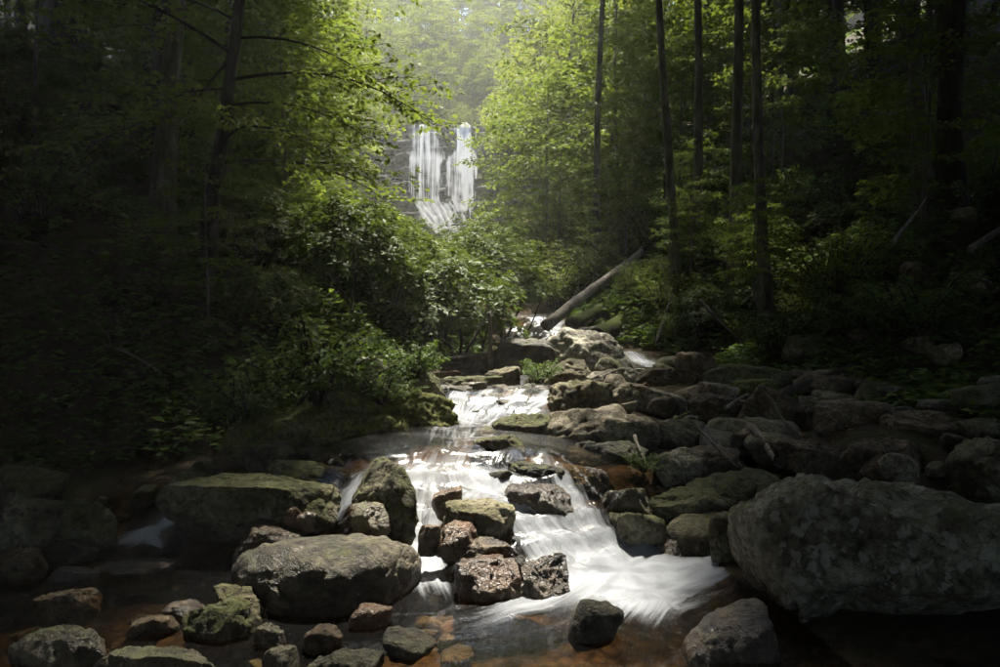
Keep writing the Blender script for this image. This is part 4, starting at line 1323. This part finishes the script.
for k, (x, y, s) in enumerate([(1.6, 19.5, .75), (2.4, 20.5, .9), (4.8, 22.5, .8), (1.9, 23, 1.0), (.9, 24, 1.0), (3.2, 25, 1.2), (2.2, 28, 1.3), (4.4, 20, .9), (.6, 30, 1.3), (5.0, 27, 1.3), (2.4, 20.0, .7), (3.2, 22, .8)]):
    plant("sunlit_shrub", shrb[k % 2], x, y, s, k * 2.1, "pale green leafy bush on the right bank behind the fallen log", "shrub", "bushes behind the fallen log", SH)

rq = RS(91)
for k in range(20):
    y = 10.6 + 7.5 * (k + rq.rand()) / 20
    x = np.interp(y, EY, ER) + np.interp(y, GR_Y, GR) + rq.uniform(.3, 3.2)
    plant("leafy_shrub", (shrb + bush)[k % 4], x, y, rq.uniform(.28, .46) * (1 if k % 4 < 2 else 1.7), k * 1.3, "low fresh-green bush on the slope of the right bank above the rock pile", "shrub", "low bushes on the right bank slope", SH)

# -- single small plants
plant("leafy_bush", bush[0], -1.85, 7.0, 1.0, .3, "small dense green bush on the mossy rocks at the left of the stream", "bush", None, SH, z=-.62)
plant("leafy_bush", bush[1], -1.15, 6.85, .42, 1.3, "clump of pale yellow-green leaves hanging over the mossy boulder", "plant", None, SH, z=-.66)
plant("leafy_bush", bush[1], -2.4, 6.6, .7, 2.3, "dim leafy clump left of the small dense bush", "plant", None, SH, z=-.85)
plant("leafy_bush", bush[0], -.95, 7.6, .5, 4.3, "short leafy tuft on the pointed mossy rock", "plant", None, SH, z=-.45)
plant("fern", bush[1], 1.22, 5.95, .20, .5, "small bright fern growing beside the squarish brown-grey rock", "fern", None, SH, z=-1.16)
plant("grassy_sprig", bush[0], .52, 9.3, .38, 1.5, "upright sprig on the wedge-shaped slab by the upper pool", "plant", None, SH, z=-.62)
plant("leafy_shrub", shrb[0], 5.0, 10.4, .62, .8, "pale-leaved shrub catching light on the dark right bank", "shrub", None, SH)
plant("sapling", sapl[1], 4.05, 11.0, .34, 3, "little maple spray catching light left of the pale-leaved shrub", "sapling", z=.55)
plant("sapling", sapl[0], 4.3, 11.8, .4, 1, "wide little maple spray below the thick dark trunk", "sapling", z=.7)
plant("sapling", sapl[2], 6.4, 10.5, .75, 5, "young tree with wide dim leaf layers at the right edge", "sapling")
plant("sapling", sapl[1], 7.2, 11.8, .9, 1, "young tree with dim leaf layers high on the right slope", "sapling")
plant("sapling", sapl[0], -6.6, 10.0, .9, 2, "young tree with dim leaf layers at the far left", "sapling")
plant("sapling", sapl[2], -3.6, 8.6, .42, 2, "low leafy spray in the dark left of the small bush", "sapling")

# -- undergrowth shrubs on both banks
n = tries = 0
while n < 64 and tries < 4000:
    tries += 1
    y = rs2.uniform(8, 24); sd_ = 1 if rs2.rand() < .6 else -1
    if sd_ > 0: x = np.interp(y, EY, ER) + np.interp(y, GR_Y, GR) + rs2.uniform(.2, 5.5)
    else: x = np.interp(y, EY, EL) - rs2.uniform(1.8, 7)
    if sd_ < 0 and y > 10 and x > -7: continue
    if sd_ > 0 and y > 14 and x < 4.8: continue
    if not free(x, y, .75): continue
    plant("forest_shrub", (bush[n % 2] if n % 3 else rhod[n % 3]), x, y, rs2.uniform(.7, 1.2) * (1 if n % 3 else .42), rs2.uniform(0, 6.3),
          "low dark shrub of the undergrowth on the %s bank" % ("right" if sd_ > 0 else "left"), "shrub", "undergrowth shrubs of the %s bank" % ("right" if sd_ > 0 else "left"), SH)
    n += 1

# ground cover: uncountable small leaves on the banks
r = RS(77)
N = 26000
yy = r.uniform(4.5, 58, N) ** 1.0
yy = 4.5 + (yy - 4.5) ** 1.35 / (53.5 ** .35)
sd_ = np.where(r.rand(N) < .5, 1, -1)
xx = np.where(sd_ > 0, np.interp(yy, EY, ER) + np.interp(yy, GR_Y, GR) * .8 + r.exponential(3.0, N) * (1 + yy * .03), np.interp(yy, EY, EL) - np.interp(yy, GR_Y, GL) * .9 - r.exponential(3.0, N) * (1 + yy * .03))
zz = ground_z(xx, yy)
cl = pnoise(np.stack([xx * .9, yy * .9, 0 * xx], 1))
ok = (cl > -.25) & (np.abs(xx) < 30)
xx, yy, zz = xx[ok], yy[ok], zz[ok]
per = 8
idx = np.repeat(np.arange(len(xx)), per)
m = len(idx)
az = r.uniform(0, 6.283, m)
sz = (.05 + .0035 * yy[idx]) * r.uniform(.6, 1.4, m)
P = np.stack([xx[idx] + r.normal(size=m) * .06, yy[idx] + r.normal(size=m) * .06, zz[idx] + r.uniform(.02, .22, m)], 1)
Dr = np.stack([np.cos(az), np.sin(az), r.uniform(-.2, .5, m)], 1)
Nr = np.array([0, 0, 1.0]) + r.normal(size=(m, 3)) * .3
gc = leaf_mesh("ground_cover", P, Dr, Nr, sz * 1.5, sz * .8, r.rand(m), M['leaf_fern'])
tag(link("ground_cover", gc), "low green ground cover carpeting both banks of the ravine", "ground cover", kind="stuff")
# leaf litter
N = 9000
yy = r.uniform(4.0, 20, N); xx = r.uniform(-9, 9, N)
zz = ground_z(xx, yy); ok = zz > water_z(xx, yy) + .04
xx, yy, zz = xx[ok], yy[ok], zz[ok]; m = len(xx)
az = r.uniform(0, 6.283, m)
gl_ = leaf_mesh("leaf_litter", np.stack([xx, yy, zz + .02], 1), np.stack([np.cos(az), np.sin(az), r.normal(size=m) * .2], 1), np.array([0, 0, 1.]) + r.normal(size=(m, 3)) * .3, r.uniform(.04, .09, m), r.uniform(.03, .06, m), r.rand(m), M['leaf_dead'])
tag(link("leaf_litter", gl_), "fallen brown leaves scattered over the banks", "leaf litter", kind="stuff")

# ------------------------------------------------------------------ logs and dead branches
def log(p0, p1, r0, r1, mat, name, label, cat="log", bend=.03, seed=1, sides=12, n=14, stubs=0):
    p0, p1 = np.array(p0), np.array(p1)
    t = np.linspace(0, 1, n)
    ln = np.linalg.norm(p1 - p0)
    pts = p0 + np.outer(t, p1 - p0)
    rr = RS(seed)
    pts += np.stack([np.sin(t * 4 + seed), 0 * t, np.cos(t * 3.3 + seed * 2)], 1) * bend * ln * (t * (1 - t) * 4)[:, None] * .5
    a = Acc(); a.add(*tube(pts, np.linspace(r0, r1, n), sides, .3, seed))
    for k in range(stubs):
        i = rr.randint(n // 3, n - 1)
        d = rr.normal(size=3); d[2] = abs(d[2]); d /= np.linalg.norm(d)
        L = ln * rr.uniform(.12, .3)
        q = np.array([pts[i], pts[i] + d * L * .5 + rr.normal(size=3) * .03 * L, pts[i] + d * L + rr.normal(size=3) * .1 * L])
        a.add(*tube(q, [r1 * .8, r1 * .6, r1 * .3], 5, 0, 0))
    return tag(link(name, a.mesh(name), M[mat]), label, cat)


log(at(546, 326, 15.6), at(642, 252, 19.5), .13, .09, 'dead', "fallen_log", "long bare fallen log slanting up from the upper cascade", seed=3, bend=.01)
log(at(572, 324, 15.4), at(622, 301, 17.5), .17, .13, 'logmoss', "fallen_log", "short rotten log lying under the long bare log", seed=5)
log(at(585, 340, 14.6), at(634, 316, 16.2), .22, .18, 'logmoss', "fallen_log", "thick green mossy log stub beside the big pale boulder", seed=7)
log(at(655, 345, 13.6), at(690, 262, 16), .035, .02, 'bark', "leaning_snag", "thin dead trunk leaning on the mossy right bank", cat="dead trunk", seed=9)
log(at(491, 372, 10.4), at(489, 312, 10.5), .035, .028, 'bark_grey', "bare_stem", "bare grey stem standing at the head of the upper pool", cat="stem", seed=11)
log(at(752, 428, 6.6), at(782, 468, 6.1), .035, .022, 'dead', "driftwood_stick", "bleached stick beside the egg-shaped boulder", cat="stick", seed=13)
log(at(697, 428, 6.5), at(738, 468, 6.0), .016, .010, 'dead', "driftwood_stick", "thin curved stick left of the egg-shaped boulder", cat="stick", seed=15, bend=.08)
log(at(635, 436, 6.5), at(645, 464, 6.0), .018, .012, 'dead', "driftwood_stick", "short upright white stick above the small fern", cat="stick", seed=17)
log(at(645, 432, 6.8), at(690, 412, 7.1), .025, .015, 'logmoss', "driftwood_stick", "mossy branch lying across the angular grey-green rock", cat="stick", seed=19)
log(at(725, 408, 7.3), at(748, 394, 7.6), .018, .012, 'dead', "driftwood_stick", "pale short stick on the brown wedge", cat="stick", seed=21)
log(at(772, 400, 7.0), at(806, 446, 6.6), .012, .008, 'dead', "driftwood_stick", "thin twig hanging down the leaning slab", cat="stick", seed=23, bend=.1)
log(at(770, 400, 8.2), at(900, 345, 9.5), .05, .03, 'bark', "fallen_branch", "long dark branch lying across the top of the rock pile", cat="branch", seed=25, bend=.04)
log(at(860, 395, 8), at(1000, 372, 8.6), .045, .03, 'bark', "fallen_branch", "dim branch behind the table-like slab at the right", cat="branch", seed=27, bend=.06)
log(at(893, 243, 9.5), at(926, 198, 10), .03, .012, 'dead', "dead_branch", "grey dead branch sticking up on the right slope", cat="branch", seed=29, stubs=3)
log(at(970, 250, 9), at(1010, 222, 9), .05, .03, 'dead', "dead_branch", "grey forked dead branch at the right edge", cat="branch", seed=31, stubs=3)
log(at(62, 322, 8), at(160, 372, 7.4), .018, .008, 'dead', "dead_branch", "fine forked dead branch in the dark at left", cat="branch", seed=33, stubs=4, bend=.15)
log(at(700, 300, 12), at(745, 345, 11), .025, .012, 'bark', "dead_branch", "grey broken branch on the dark slope above the rock pile", cat="branch", seed=35, stubs=2)

# ------------------------------------------------------------------ haze
hm = bpy.data.meshes.new("haze")
x0, x1, y0, y1, z0, z1 = -165, 165, -65, 210, -4, 78
hv = [(x0, y0, z0), (x1, y0, z0), (x1, y1, z0), (x0, y1, z0), (x0, y0, z1), (x1, y0, z1), (x1, y1, z1), (x0, y1, z1)]
hm.from_pydata(hv, [], [(0, 3, 2, 1), (4, 5, 6, 7), (0, 1, 5, 4), (1, 2, 6, 5), (2, 3, 7, 6), (3, 0, 4, 7)])
m, nt, out = new_mat("haze_air")
pv = nd(nt, "ShaderNodeVolumePrincipled")
pv.inputs["Color"].default_value = (0.95, 0.96, 0.92, 1)
pv.inputs["Density"].default_value = 0.0011
pv.inputs["Anisotropy"].default_value = 0.4
nt.links.new(pv.outputs[0], out.inputs["Volume"])
m.cycles.homogeneous_volume = True
tag(link("haze", hm, m), "pale sunlit haze hanging in the ravine", "haze", kind="stuff")
print("done", round(time.time() - T0, 1), "tris", sum(len(me.loop_triangles) or sum(len(p.vertices) - 2 for p in me.polygons) for me in bpy.data.meshes))
